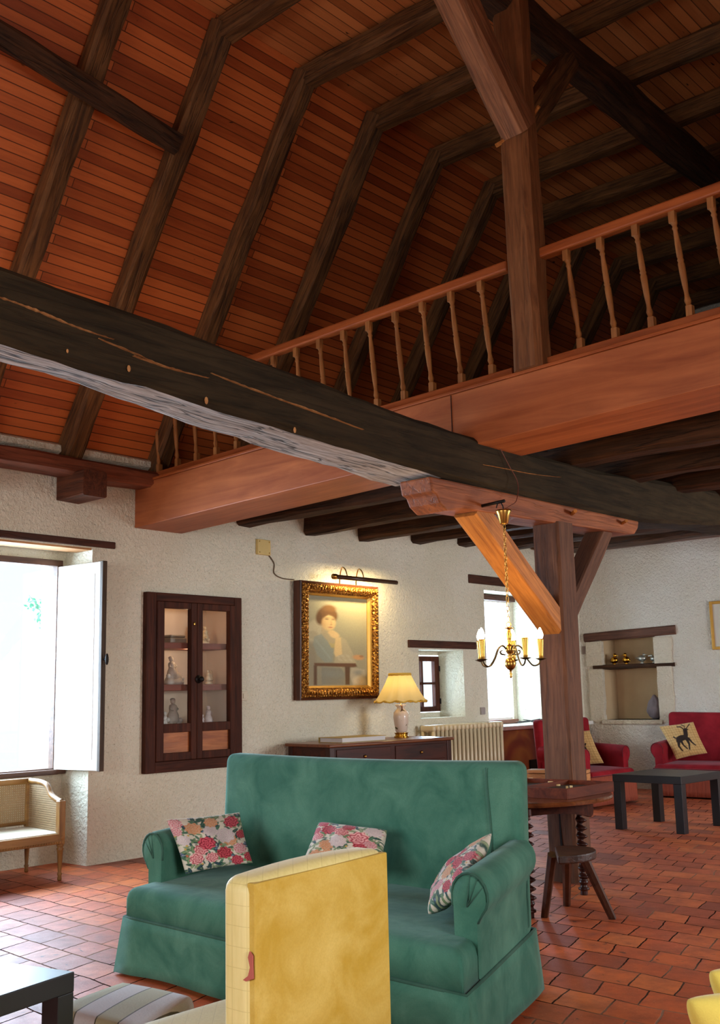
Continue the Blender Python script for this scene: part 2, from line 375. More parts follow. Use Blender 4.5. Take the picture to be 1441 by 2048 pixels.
# ------------------------------------------------------------------ hewn beams
def beam(name, p0, p1, w, h, m, label, cat, group=None, seed=0, jit=.010, up=(0, 0, 1), seg=None, cham=.16, parent=None, taper=None, bow=0):
    x, y, z = axes(p0, p1, up); L = (Vector(p1)-Vector(p0)).length; M = frame_of(p0, x, y, z)
    rnd = random.Random(seed*7+3); n = seg or max(4, int(L/.25)); bm = B(); rings = []
    c = cham
    base = [(-.5+c, -.5), (.5-c, -.5), (.5, -.5+c), (.5, .5-c), (.5-c, .5), (-.5+c, .5), (-.5, .5-c), (-.5, -.5+c)]
    off = [rnd.random()*50 for _ in range(8)]
    for k in range(n+1):
        t = k/n; ring = []
        ww = w*(1 if taper is None else 1+(taper-1)*t); hh = h*(1 if taper is None else 1+(taper-1)*t)
        for i, (a, b_) in enumerate(base):
            j = noise.noise(Vector((t*L*1.7, off[i], seed)))*jit*2; j2 = noise.noise(Vector((t*L*1.7, off[i]+9, seed)))*jit*2
            ring.append(bm.verts.new((t*L, a*ww+j, b_*hh+j2+bow*math.sin(math.pi*t))))
        rings.append(ring)
    for a, b_ in zip(rings, rings[1:]):
        for i in range(8): bm.faces.new((a[i], a[(i+1) % 8], b_[(i+1) % 8], b_[i]))
    bm.faces.new(list(reversed(rings[0]))); bm.faces.new(rings[-1])
    bmesh.ops.transform(bm, matrix=M, verts=bm.verts)
    o = obj(name, bm, m, parent, frame=None if parent else M)
    if parent is None: tag(o, label, cat, group)
    elif label: o['label'] = label
    return o
ORD = ['first', 'second', 'third', 'fourth', 'fifth', 'sixth', 'seventh', 'eighth', 'ninth', 'tenth']
RY = [3.79+.84*i for i in range(11)]
for i, y in enumerate(RY):
    a = Vector((-7.0, y, up_slope(-7.0))) + Vector((nx, 0, nz))*.07; b_ = Vector((KX-.0, y, KZ)) + Vector((nx, 0, nz))*.07
    lab = 'old oak rafter on the sloping plank roof, %s from the left edge of the photo' % ORD[i] if i < 10 else 'old oak rafter on the sloping plank roof, last one, against the far gable'
    beam('rafter', a, b_ + (b_-a).normalized()*.08, .16 if i < 4 else .14, .14, RAFT, lab, 'rafter', 'rafters of the left roof slope', seed=i, jit=.014, bow=.015*((i*37) % 3-1))
CY = [4.63+.84*i for i in range(10)]
for i, y in enumerate(CY):
    beam('collar_beam', (KX-.06, y+.02, KZ+.07), (-.45, y+.02, KZ+.10), .15, .16, RAFT, 'horizontal oak collar beam under the flat boarded ceiling, %s from the front' % ORD[i], 'beam', 'collar beams', seed=20+i, jit=.013)
for i in range(11):
    y = RY[i]
    if i > 2: continue
# right-hand slope rafters (in the dark above the loft)
# trimmer crossing the first rafters, under the left slope
def on_slope(x, y, off=0.0):
    """photo pixel to the rafter underside plane of the left slope"""
    d = RT*(x-720.5) - UP*(y-1024) + fw*F
    n = Vector((nx, 0, nz)); p = Vector((-6.9, 0, 3.08)) + n*off
    return CAMP + d*((p-CAMP).dot(n)/d.dot(n))
q0 = on_slope(-40, 42, -.03); q1 = on_slope(352, 287, -.03); dd = (q1-q0).normalized()
beam('roof_trimmer', q0 - dd*1.0, q1, .15, .12, OLD, 'dark oak trimmer running across the plank roof slope at upper left', 'beam', seed=41, up=(nx, 0, nz), jit=.016)
# wall plate with corbels and mortar bead
pl = beam('wall_plate', (-6.93, 1.0, 2.99), (-6.93, 5.50, 2.96), .24, .13, wood('plate_oak', C(92, 46, 28), C(146, 82, 54), 'x', .65, 1, .3, .5, .3), 'reddish oak plate beam on top of left wall above the window', 'beam', seed=50, jit=.008)
def mk_corbel(y, lab):
    beam('beam_end', (-7.2, y, 2.825), (-6.70, y, 2.825), .21, .20, CORB, lab, 'beam', 'sawn beam ends under the wall plate', seed=int(y*10), jit=.006, cham=.05)
CORB = wood('corbel_oak', C(66, 34, 22), C(120, 68, 42), 'x', .7, 1, .4, .5, .3)
mk_corbel(4.68, 'square sawn beam end sticking out of the wall above the white shutter')
mk_corbel(3.70, 'square sawn beam end cut by the left edge of the photo')
bm = B(); pts = [(-6.99+.02*noise.noise(Vector((y*3, 0, 0))), y, 3.115+.012*noise.noise(Vector((y*4, 3, 0)))) for y in [1+.15*k for k in range(31)]]
tube(bm, pts, .045, 6); struct('trim_2', bm, PLASTER)
# ------------------------------------------------------------------ the great longitudinal beam
def station(stops, y):
    for (a, b_) in zip(stops, stops[1:]):
        if y <= b_[0]: t = (y-a[0])/(b_[0]-a[0]); t = max(0, min(1, t)); return a[1]+(b_[1]-a[1])*t
    return stops[-1][1]
TOPZ = [(0, 2.95), (2.09, 2.91), (2.66, 2.88), (3.35, 2.85), (4.56, 2.77), (5.33, 2.745), (6.83, 2.76), (8.96, 2.88), (12.4, 2.95)]
BOTZ = [(0, 2.62), (2.1, 2.59), (2.96, 2.55), (3.75, 2.51), (4.44, 2.48), (5.13, 2.445), (7.48, 2.45), (8.9, 2.58), (12.4, 2.68)]
BACKX = [(0, -3.84), (2.2, -3.86), (2.74, -3.90), (3.2, -3.97), (3.84, -4.0), (4.75, -4.05), (5.6, -4.05), (12.4, -4.0)]
bm = B(); rings = []; n = 110; rnd = random.Random(5)
for k in range(n+1):
    y = 12.4*k/n - .0 + (-.4 if k == 0 else 0)
    zt = station(TOPZ, y); zb = station(BOTZ, y); xb = station(BACKX, y); xf = -3.65
    prof = [(xf-.03, zb), (xf, zb+.03), (xf, zb+(zt-zb)*.33), (xf+.004, zb+(zt-zb)*.66), (xf, zt-.03), (xf-.03, zt), (xb+.03, zt), (xb, zt-.04), (xb, zb+.03), (xb+.03, zb), ((xb+xf)/2-.07, zb-.006), ((xb+xf)/2+.07, zb-.004)]
    ring = []
    for i, (x, z) in enumerate(prof):
        rough = .010 if i not in (9, 10, 11, 0) else .016
        ring.append(bm.verts.new((x + noise.noise(Vector((y*2.6, i*7.3, 1)))*rough, y, z + noise.noise(Vector((y*2.6, i*7.3, 9)))*rough + (noise.noise(Vector((y*9, i*3, 4)))*.006 if i in (0, 5, 9, 10, 11) else 0))))
    rings.append(ring)
m_ = len(rings[0])
for a, b_ in zip(rings, rings[1:]):
    for i in range(m_): bm.faces.new((a[i], b_[i], b_[(i+1) % m_], a[(i+1) % m_]))
bm.faces.new(rings[0]); bm.faces.new(list(reversed(rings[-1])))
TM = frame_of((-3.8, 0, 2.6), Vector((0, 1, 0)), Vector((-1, 0, 0)), Vector((0, 0, 1)))
tieb = tag(obj('tie_beam', bm, TIE, frame=TM), 'great dark hewn oak beam crossing the whole room with a pale splintered crack', 'beam')
UND = wood('lit_underside', C(132, 122, 110), C(208, 200, 190), 'x', .85, 1.6, .9, .9, .2, .4)  # grey underside, paled along the left stretch with painted-in window light
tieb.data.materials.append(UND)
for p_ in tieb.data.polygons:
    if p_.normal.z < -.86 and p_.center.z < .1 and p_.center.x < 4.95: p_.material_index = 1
# pale splinter line along the beam's face: the shake where the wood has split
bm = B(); PALE = wood('pale_splinter', C(150, 96, 50), C(206, 150, 92), 'y', .8, 1, 0, .3, .3)
def shake(pts, wd, seed):
    r = random.Random(seed); P3 = [at(x, y, 'x', -3.652) for x, y in pts]; P3 = spl(P3, 10); L = len(P3)
    up_, dn = [], []
    for k, p in enumerate(P3):
        t = k/(L-1); ww = wd*(math.sin(math.pi*min(1, t*1.02))**.5)*(.35+.65*r.random())
        up_.append((p.y, p.z+ww*.5+.003*r.random())); dn.append((p.y, p.z-ww*.5))
    for k in range(L-1):
        hexa(bm, [(-3.66, dn[k][0], dn[k][1]), (-3.635, dn[k][0], dn[k][1]), (-3.635, dn[k+1][0], dn[k+1][1]), (-3.66, dn[k+1][0], dn[k+1][1]), (-3.66, up_[k][0], up_[k][1]), (-3.643, up_[k][0], up_[k][1]), (-3.643, up_[k+1][0], up_[k+1][1]), (-3.66, up_[k+1][0], up_[k+1][1])])
shake([(-60, 585), (0, 597), (70, 622), (150, 655), (225, 680)], .012, 1)
shake([(195, 678), (262, 705), (330, 735), (415, 757)], .008, 2)
shake([(420, 747), (480, 770), (560, 800), (640, 828), (725, 860)], .008, 3)
shake([(265, 712), (310, 728), (360, 742)], .006, 4)
shake([(965, 930), (1010, 938), (1060, 948), (1120, 955)], .004, 6)
obj('split', bm, PALE, tieb)['label'] = 'pale splintered shake running along the beam'
bm = B()
for (x, y, r) in ((258, 737, .012), (413, 801, .014), (135, 702, .007), (590, 860, .012)):
    p = at(x, y, 'x', -3.645); ball(bm, p, r, (.35, .8, 1.3), 8)
obj('knot', bm, PALE, tieb)
# ------------------------------------------------------------------ loft edge: fascia box, joists, railing
FZ0, FSL = 2.59, .0345
def fz(x, base): return base + (x+7.05)*FSL
bm = B(); x0, x1 = -7.05, 1.28
def fbox(bm, y0, y1, zb, zt, xa=x0, xb=x1):
    hexa(bm, [(xa, y0, fz(xa, zb)), (xb, y0, fz(xb, zb)), (xb, y1, fz(xb, zb)), (xa, y1, fz(xa, zb)), (xa, y0, fz(xa, zt)), (xb, y0, fz(xb, zt)), (xb, y1, fz(xb, zt)), (xa, y1, fz(xa, zt))])
fbox(bm, 5.31, 5.80, 2.59, 2.945)
fa = tag(obj('fascia_beam', bm, MAHO, bevel=.006, frame=Matrix.Translation((x0, 5.31, 2.59))), 'boxed reddish brown timber fascia along the edge of the loft', 'beam')
bm = B(); fbox(bm, 5.30, 5.50, 2.946, 2.966); obj('ledge', bm, RAIL, fa, bevel=.004)
bm = B(); hexa(bm, [(-3.84, 5.307, fz(-3.84, 2.60)), (-3.836, 5.307, fz(-3.84, 2.60)), (-3.836, 5.312, fz(-3.84, 2.60)), (-3.84, 5.312, fz(-3.84, 2.60)), (-3.84, 5.307, fz(-3.84, 2.94)), (-3.836, 5.307, fz(-3.84, 2.94)), (-3.836, 5.312, fz(-3.84, 2.94)), (-3.84, 5.312, fz(-3.84, 2.94))])
obj('board_joint', bm, IRON, fa)
JY = [6.42, 7.28, 8.06, 8.92, 9.76, 10.6, 11.4]; JZ = [2.72, 2.73, 2.74, 2.79, 2.84, 2.86, 2.86]
for i, (y, z) in enumerate(zip(JY, JZ)):
    h = .19 if z < 2.77 else .15
    beam('loft_joist', (-7.06, y+.10, z+h/2-.0), (1.28, y+.10, z+h/2+.06), .19, h, OLD, 'dark oak joist under the loft, %s behind the fascia' % ORD[i], 'beam', 'joists under the loft', seed=60+i, jit=.012)
BALY = 5.40
prof = [(.018, 0), (.018, .07), (.013, .075), (.019, .10), (.014, .125), (.012, .15), (.016, .20), (.0185, .28), (.019, .33), (.015, .345), (.0195, .355), (.015, .365), (.0175, .38), (.0165, .46), (.012, .545), (.017, .558), (.012, .572), (.0185, .59), (.018, .60), (.018, .665)]
def railing(xa, xb, xs, lab):
    t = thing('loft_railing', lab, 'railing', (xa, BALY, fz(xa, 2.966)))
    bm = B(); zb = 3.83-2.59
    fbox(bm, BALY-.035, BALY+.035, 3.655, 3.72, xa, xb); obj('handrail', bm, RAIL, t, bevel=.012)
    bm = B(); fbox(bm, BALY-.03, BALY+.03, 2.967, 3.03, xa, xb); obj('bottom_rail', bm, RAIL, t, bevel=.006)
    for x in xs:
        lean = Matrix.Rotation(-.035, 4, 'Y'); bm = B()
        z0 = fz(x, 3.03); H = 3.655-3.03
        M = Matrix.Translation((x, BALY, z0)) @ Matrix.Diagonal((1, 1, H/.665, 1))
        b2 = B(); lathe(b2, prof, 12)
        for v in b2.verts: v.co.x -= .06*v.co.z/.665*1.0
        join(bm, b2, M @ Matrix.Translation((.03, 0, 0)))
        box(bm, x-.048, x-.012, BALY-.018, BALY+.018, z0+H*.895, z0+H+.001)
        box(bm, x+.012, x+.048, BALY-.018, BALY+.018, z0-.001, z0+H*.10)
        o = obj('baluster', bm, BAL, t)
        for p in o.data.polygons: p.use_smooth = len(p.vertices) == 4 and p.area < .002
    return t
xs = [-6.88+.2335*k for k in range(15)]
railing(-7.0, -3.42, [x for x in xs if x < -3.55], 'reddish turned-baluster loft railing left of the upper oak post')
railing(-3.2, 1.2, [-2.99+.2245*k for k in range(19)], 'reddish turned-baluster loft railing right of the upper oak post')
# ------------------------------------------------------------------ upper post, braces and purlin
zf = fz(-3.3, 2.966)
def qbeam(name, pl, pr, back, p1l, p1r, m, **k): pass
up_ = beam('upper_post', (-3.265, 5.36, zf), (-3.335, 5.42, 5.62), .20, .17, UPOST, 'square oak post rising from the loft fascia between the two railings', 'post', seed=80, up=(0, 1, 0), jit=.008)
PUR0 = (-3.38, -1.9, 5.60); PUR1 = (-3.38, 12.38, 5.60)
beam('purlin', PUR0, PUR1, .2, .24, OLD, 'long dark oak purlin under the collar beams carried by the upper post', 'beam', seed=81, jit=.014)
beam('near_brace', (-3.29, 5.38, 4.66), (-3.33, 4.50, 5.58), .20, .19, BRACEM, 'slanting oak brace from the upper post toward the camera, lit reddish brown', 'brace', seed=82, up=(1, 0, 0), jit=.008)
beam('far_brace', (-3.31, 5.46, 4.72), (-3.36, 6.16, 5.52), .17, .14, RAFT, 'dark oak brace from the upper post away into the loft', 'brace', seed=83, up=(1, 0, 0), jit=.008)
bm = B(); tube(bm, [(-3.32, 5.33, 4.61), (-3.42, 5.31, 4.58)], .015, 6); obj('peg', bm, WARMO, up_)
bm = B(); tube(bm, [(-3.24, 5.47, 4.78), (-3.18, 5.45, 4.81)], .012, 6); obj('peg', bm, WARMO, up_)
# ------------------------------------------------------------------ lower post with bolster and braces
post = beam('oak_post', (-3.775, 6.35, 0), (-3.755, 6.31, 2.33), .205, .21, POSTM, 'massive square oak post standing on the tiles under the great beam', 'post', seed=90, up=(0, 1, 0), jit=.004, cham=.08)
# long drying cracks in the post
def crack(pts, y, wd, par):
    bm = B(); P3 = spl([at(a, b_, 'y', y) for a, b_ in pts], 8); n = len(P3)
    for k in range(n-1):
        w0 = wd*math.sin(math.pi*(k+.3)/n)**.5; w1 = wd*math.sin(math.pi*(k+1.3)/n)**.5 if k < n-2 else .001
        a, b_ = P3[k], P3[k+1]
        hexa(bm, [(a.x-w0, y-.004, a.z), (a.x+w0, y-.004, a.z), (a.x+w0, y+.02, a.z), (a.x-w0, y+.02, a.z), (b_.x-w1, y-.004, b_.z), (b_.x+w1, y-.004, b_.z), (b_.x+w1, y+.02, b_.z), (b_.x-w1, y+.02, b_.z)])
    obj('drying_crack', bm, plain('crack_shadow', C(22, 13, 9), .95), par)
crack([(1098, 1060), (1102, 1120), (1106, 1180), (1108, 1240), (1107, 1300), (1112, 1370), (1116, 1430), (1119, 1480), (1122, 1540)], 6.238, .006, post)
crack([(1119, 1600), (1122, 1660), (1127, 1720), (1130, 1755)], 6.238, .007, post)
bm = B(); poly = [(4.84, 2.445), (4.86, 2.36), (4.90, 2.35), (4.93, 2.30), (5.0, 2.26), (5.16, 2.29), (7.2, 2.34), (7.34, 2.35), (7.40, 2.40), (7.42, 2.455)]
MB = Matrix(((0, 0, 1, -3.90), (1, 0, 0, 0), (0, 1, 0, 0), (0, 0, 0, 1))); prism(bm, poly, .235, MB)
bol = tag(obj('bolster', bm, wood('bolster_oak', C(112, 58, 30), C(170, 98, 54), 'y', .6, 1, .3, .4, .3), bevel=.012), 'shaped oak bolster between the post head and the great beam', 'beam')
bm = B(); tube(bm, [(-3.66, 6.42, 2.40), (-3.60, 6.36, 2.405)], .014, 6); obj('peg', bm, WARMO, bol)
bm = B(); tube(bm, [(-3.66, 7.14, 2.41), (-3.60, 7.09, 2.415)], .012, 6); obj('peg', bm, WARMO, bol)
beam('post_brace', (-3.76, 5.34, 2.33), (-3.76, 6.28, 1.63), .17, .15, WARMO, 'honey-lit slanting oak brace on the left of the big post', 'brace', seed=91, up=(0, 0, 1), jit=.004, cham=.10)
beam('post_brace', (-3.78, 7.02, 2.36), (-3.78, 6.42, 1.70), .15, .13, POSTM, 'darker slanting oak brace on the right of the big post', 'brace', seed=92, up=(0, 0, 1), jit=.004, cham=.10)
# ------------------------------------------------------------------ left wall: window bay, lintels, shutter
LINT = wood('lintel_oak', C(50, 26, 18), C(96, 56, 38), 'y', .7, 1, .4, .5, .3)
def trim(n, bm, m, label, **k): o = struct('trim_%d' % n, bm, m, **k); o['label'] = label; return o
bm = B(); box(bm, -7.16, -7.035, 2.7, 5.12, 2.40, 2.455); trim(3, bm, LINT, 'dark wooden lintel edge above the left window bay', bevel=.008)
bm = B(); box(bm, -7.26, -7.06, 2.95, 4.91, 2.375, 2.41); trim(4, bm, wood('lintel_soffit', C(150, 96, 50), C(214, 160, 104), 'y', .7, 1, .2, .4), 'pale plank soffit under the lintel', bevel=.004)
FRW = wood('window_frame_wood', C(66, 44, 34), C(116, 84, 66), 'y', .6, 1, 0, .3)
def win(n, x, y0, y1, z0, z1, nv, nh, m, t=.05, dep=.06, mt=.025):
    bm = B(); box(bm, x, x+dep, y0, y0+t, z0, z1); box(bm, x, x+dep, y1-t, y1, z0, z1); box(bm, x, x+dep, y0+t, y1-t, z0, z0+t); box(bm, x, x+dep, y0+t, y1-t, z1-t, z1)
    for i in range(nv):
        yy = y0+(y1-y0)*(i+1)/(nv+1); box(bm, x+.01, x+dep-.01, yy-mt/2, yy+mt/2, z0+t, z1-t)
    for k in range(nh):
        zz = z0+(z1-z0)*(k+1)/(nh+1); box(bm, x+.012, x+dep-.012, y0+t, y1-t, zz-mt/2, zz+mt/2)
    w_ = struct('window_%d' % n, bm, m, bevel=.004)
    bm = B(); box(bm, x+.028, x+.032, y0+t*.8, y1-t*.8, z0+t*.8, z1-t*.8); obj('pane', bm, GLASS, w_)
    return w_
win(1, -7.44, 3.05, 4.86, .66, 2.32, 1, 0, FRW, .05, .07, .05)
bm = B(); box(bm, -7.40, -7.33, 2.96, 4.90, .665, .70); trim(5, bm, FRW, 'brown wooden sill rail below the left window', bevel=.005)
# inward-opened casement leaf, painted white, with its espagnolette knob
t = thing('window_shutter', 'tall white-painted window leaf folded open against the left window jamb', 'shutter', (-7.36, 4.86, .70))
hx, hy, ex, ey = -7.37, 4.835, -6.865, 4.885
d = Vector((ex-hx, ey-hy, 0)).normalized(); nn = Vector((-d.y, d.x, 0)); Lh = (Vector((ex, ey, 0))-Vector((hx, hy, 0))).length
MS = frame_of((hx, hy, 0), d, nn, Vector((0, 0, 1)))
bm = B(); box(bm, 0, Lh-.015, -.02, .018, .70, 2.265, MS); box(bm, .06, Lh-.07, -.026, -.018, .78, 2.18, MS); obj('panel', bm, WHITEP, t, bevel=.004)
bm = B(); box(bm, Lh-.015, Lh+.018, -.022, .022, .695, 2.27, MS); obj('edge_strip', bm, wood('leaf_edge', C(50, 38, 28), C(92, 74, 56), 'z', .6), t, bevel=.004)['label'] = 'weathered brown edge strip'
bm = B(); tube(bm, [MS @ Vector((Lh+.015, 0, 1.52)), MS @ Vector((Lh+.05, 0, 1.52))], .008); ball(bm, MS @ Vector((Lh+.055, 0, 1.52)), .03, (.35, .5, 1.5), 10); obj('handle', bm, IRON, t, smooth=True)
# garden tree seen through the left window
def leaves(bm, c, n, r, s, rnd):
    for i in range(n):
        v = Vector((rnd.gauss(0, 1), rnd.gauss(0, 1), rnd.gauss(0, 1))).normalized()*r*rnd.random()**.4; p = Vector(c)+v
        a = Vector((rnd.gauss(0, 1), rnd.gauss(0, 1), rnd.gauss(0, 1))).normalized(); b_ = a.orthogonal().normalized()
        bm.faces.new([bm.verts.new(p+a*s), bm.verts.new(p+b_*s*.45), bm.verts.new(p-a*s), bm.verts.new(p-b_*s*.45)])
def leafm():
    t = NT('backlit_leaf'); tr = t.new('ShaderNodeBsdfTranslucent'); tr.inputs[0].default_value = (*C(30, 92, 66), 1); t.col(C(44, 100, 64)); mx = t.new('ShaderNodeMixShader'); mx.inputs[0].default_value = .35
    t.lk(t.b.outputs[0], mx.inputs[1]); t.lk(tr.outputs[0], mx.inputs[2]); t.lk(mx.outputs[0], t.out.inputs[0]); return t.m
bm = B(); rnd = random.Random(8)
for (x, y, r_, n_) in ((86, 1240, .07, 34), (72, 1212, .07, 22), (92, 1205, .05, 12), (60, 1205, .06, 8), (90, 1180, .05, 5)): leaves(bm, at(x, y, 'x', -7.72), n_, r_, .022, rnd)
tube(bm, [at(118, 1290, 'x', -7.73), at(92, 1240, 'x', -7.72), at(70, 1205, 'x', -7.72), at(58, 1190, 'x', -7.72)], [.006, .005, .003, .002], 5)
tag(obj('tree_branch', bm, leafm()), 'leafy green branch outside the left window', 'branch')
# small window: open casement with panes
bm = B()
for q in ((9.20, 9.26, 1.01, 1.615), (9.72, 9.86, 1.01, 1.615), (9.26, 9.72, 1.01, 1.065), (9.26, 9.72, 1.56, 1.615), (9.48, 9.505, 1.06, 1.565), (9.26, 9.72, 1.305, 1.33)): box(bm, -7.44, -7.39, *q)
w2 = struct('window_2', bm, CABZ, bevel=.004); bm = B(); box(bm, -7.417, -7.413, 9.24, 9.74, 1.04, 1.59); obj('pane', bm, GLASS, w2)
for zz in (1.12, 1.48):
    bm = B(); tube(bm, [(-7.385, 9.80, zz-.03), (-7.385, 9.80, zz+.03)], .01); obj('hinge', bm, IRON, w2)
bm = B(); box(bm, -7.2, -7.03, 8.82, 10.04, 1.685, 1.765); trim(6, bm, LINT, 'dark oak lintel over the small window behind the lamp', bevel=.008)
bm = B(); box(bm, -7.2, -7.03, 9.95, 11.6, 2.43, 2.53); trim(7, bm, LINT, 'dark oak lintel over the tall corner window', bevel=.008)
win(3, -7.50, 10.32, 11.33, .85, 2.34, 0, 0, WHITEP, .05, .06)
bm = B(); box(bm, -7.4, -7.32, 10.26, 11.32, 2.30, 2.365); trim(8, bm, LINT, 'dark wooden head rail of the tall window', bevel=.004)
bm = B(); box(bm, -7.44, -7.36, 10.26, 11.34, .825, .875); trim(9, bm, wood('sill_rail', C(96, 52, 36), C(140, 84, 60), 'y'), 'brown bottom rail of the tall window', bevel=.004)
bm = B(); box(bm, -7.42, -6.90, 10.2, 12.35, .775, .822); trim(10, bm, REVEAL, 'white stone sill board under the tall window', bevel=.012)
win(4, 1.38, 1.0, 2.8, .6, 2.4, 1, 1, FRW, .05, .06, .04)  # frames for the added fill windows, out of view
win(5, 1.38, 8.3, 10.5, .7, 2.3, 2, 0, FRW, .05, .06, .04)
bm = B()
for q in ((-5.1, -5.04, .6, 2.5), (-1.76, -1.7, .6, 2.5), (-5.04, -1.76, .6, .66), (-5.04, -1.76, 2.44, 2.5), (-3.43, -3.37, .66, 2.44)): box(bm, q[0], q[1], -2.12, -2.06, q[2], q[3])
struct('window_6', bm, FRW, bevel=.004)
# sheer curtain in the tall window
def sheer():
    t = NT('sheer_voile'); tr = t.new('ShaderNodeBsdfTransparent'); df = t.new('ShaderNodeBsdfTranslucent'); df.inputs[0].default_value = (.85, .86, .84, 1); mx = t.new('ShaderNodeMixShader'); mx.inputs[0].default_value = .55
    t.lk(tr.outputs[0], mx.inputs[1]); t.lk(df.outputs[0], mx.inputs[2]); t.lk(mx.outputs[0], t.out.inputs[0]); return t.m
bm = B(); vs = []
for k in range(41):
    y = 10.3+k*.025; x = -7.41+.008*math.sin(k*1.3); vs.append((bm.verts.new((x, y, .9)), bm.verts.new((x, y, 2.28+.006*math.sin(k*2.1)))))
for a, b_ in zip(vs, vs[1:]): bm.faces.new((a[0], b_[0], b_[1], a[1]))
cu = obj('sheer_curtain', bm, sheer(), smooth=True); tag(cu, 'thin white sheer hanging in the tall corner window', 'curtain')
# ------------------------------------------------------------------ vitrine let into the wall
t = thing('wall_cabinet', 'dark wooden glazed cabinet let into the white wall, two doors with amber lower panels', 'cabinet', (-7.03, 5.93, .64))
y0, y1, z0, z1 = 5.405, 6.44, .635, 2.075
X0, X1 = -7.06, -7.0
for q in ((y0, y0+.10, z0, z1), (y1-.085, y1, z0, z1)): bm = B(); box(bm, X0, X1, q[0], q[1], q[2], q[3]); obj('frame_post', bm, CABZ, t, bevel=.006)
for q in ((y0+.1, y1-.085, z0, z0+.085), (y0+.1, y1-.085, z1-.07, z1)): bm = B(); box(bm, X0, X1-.002, q[0], q[1], q[2], q[3]); obj('frame_rail', bm, CABY, t, bevel=.006)
bm = B(); a, b_, c, e = CAB; box(bm, -7.39, -7.37, a+.002, b_-.002, c, e); box(bm, -7.38, -7.06, a+.002, a+.012, c, e); box(bm, -7.38, -7.06, b_-.012, b_-.002, c, e); box(bm, -7.38, -7.06, a, b_, c+.001, c+.25); box(bm, -7.38, -7.06, a, b_, e-.014, e-.001)
obj('body', bm, plain('cabinet_lining', C(222, 196, 168), .8, 0, .06, 6), t)
SHELFZ = (1.33, 1.675)
for z in SHELFZ:
    bm = B(); box(bm, -7.37, -7.08, a+.012, b_-.012, z-.05, z); obj('shelf', bm, wood('red_shelf', C(110, 44, 28), C(150, 70, 44), 'y'), t, bevel=.003)
AMBER = wood('amber_panel', C(130, 66, 28), C(196, 120, 62), 'y', .45, .8, .1, .2, .4)
ym = 5.925
for (p, q, nm) in ((y0+.10, ym, 0), (ym, y1-.085, 1)):
    dr = None
    bm = B(); s0, s1 = (.075, .062) if nm == 0 else (.062, .06); X0d, X1d = -7.045, -6.99
    box(bm, X0d, X1d, p+.002, p+s0, z0+.088, z1-.072); box(bm, X0d, X1d, q-s1, q-.002, z0+.088, z1-.072)
    for zz in ((z0+.088, z0+.15), (.945, 1.015), (z1-.125, z1-.072)): box(bm, X0d, X1d-.001, p+s0, q-s1, zz[0], zz[1])
    dr = obj('door', bm, CABZ, t, bevel=.005)
    bm = B(); box(bm, -7.03, -7.02, p+s0-.005, q-s1+.005, z0+.145, .95); obj('panel', bm, AMBER, dr)['label'] = 'amber burr wood panel'
    bm = B(); box(bm, -7.022, -7.018, p+s0-.004, q-s1+.004, 1.01, z1-.12); obj('glass_pane', bm, GLASS, dr)
    if nm == 1:
        bm = B(); tube(bm, [(-6.99, ym+.012, 1.37), (-6.955, ym+.012, 1.37)], .01); ball(bm, (-6.95, ym+.012, 1.37), .024); bm2 = bm
        lathe(bm, [(.034, 0), (.034, .006)], 14, Matrix.Translation((-6.989, ym+.012, 1.37)) @ Matrix.Rotation(math.pi/2, 4, 'Y')); obj('knob', bm, IRON, dr, smooth=True)
bm = B(); ball(bm, (-6.985, ym-.035, 1.83), .012, (.5, 1, 1.3)); obj('keyhole_plate', bm, BRASS, t)
for q, e_ in ((1.93, .9), (1.60, .8)):
    l = bpy.data.lights.new('cabinet_light', 'POINT'); l.energy = e_; l.color = (1, .66, .36); l.shadow_soft_size = .03; lo = bpy.data.objects.new('cabinet_light', l); COL.objects.link(lo); lo.location = (-7.12, 5.93, q)
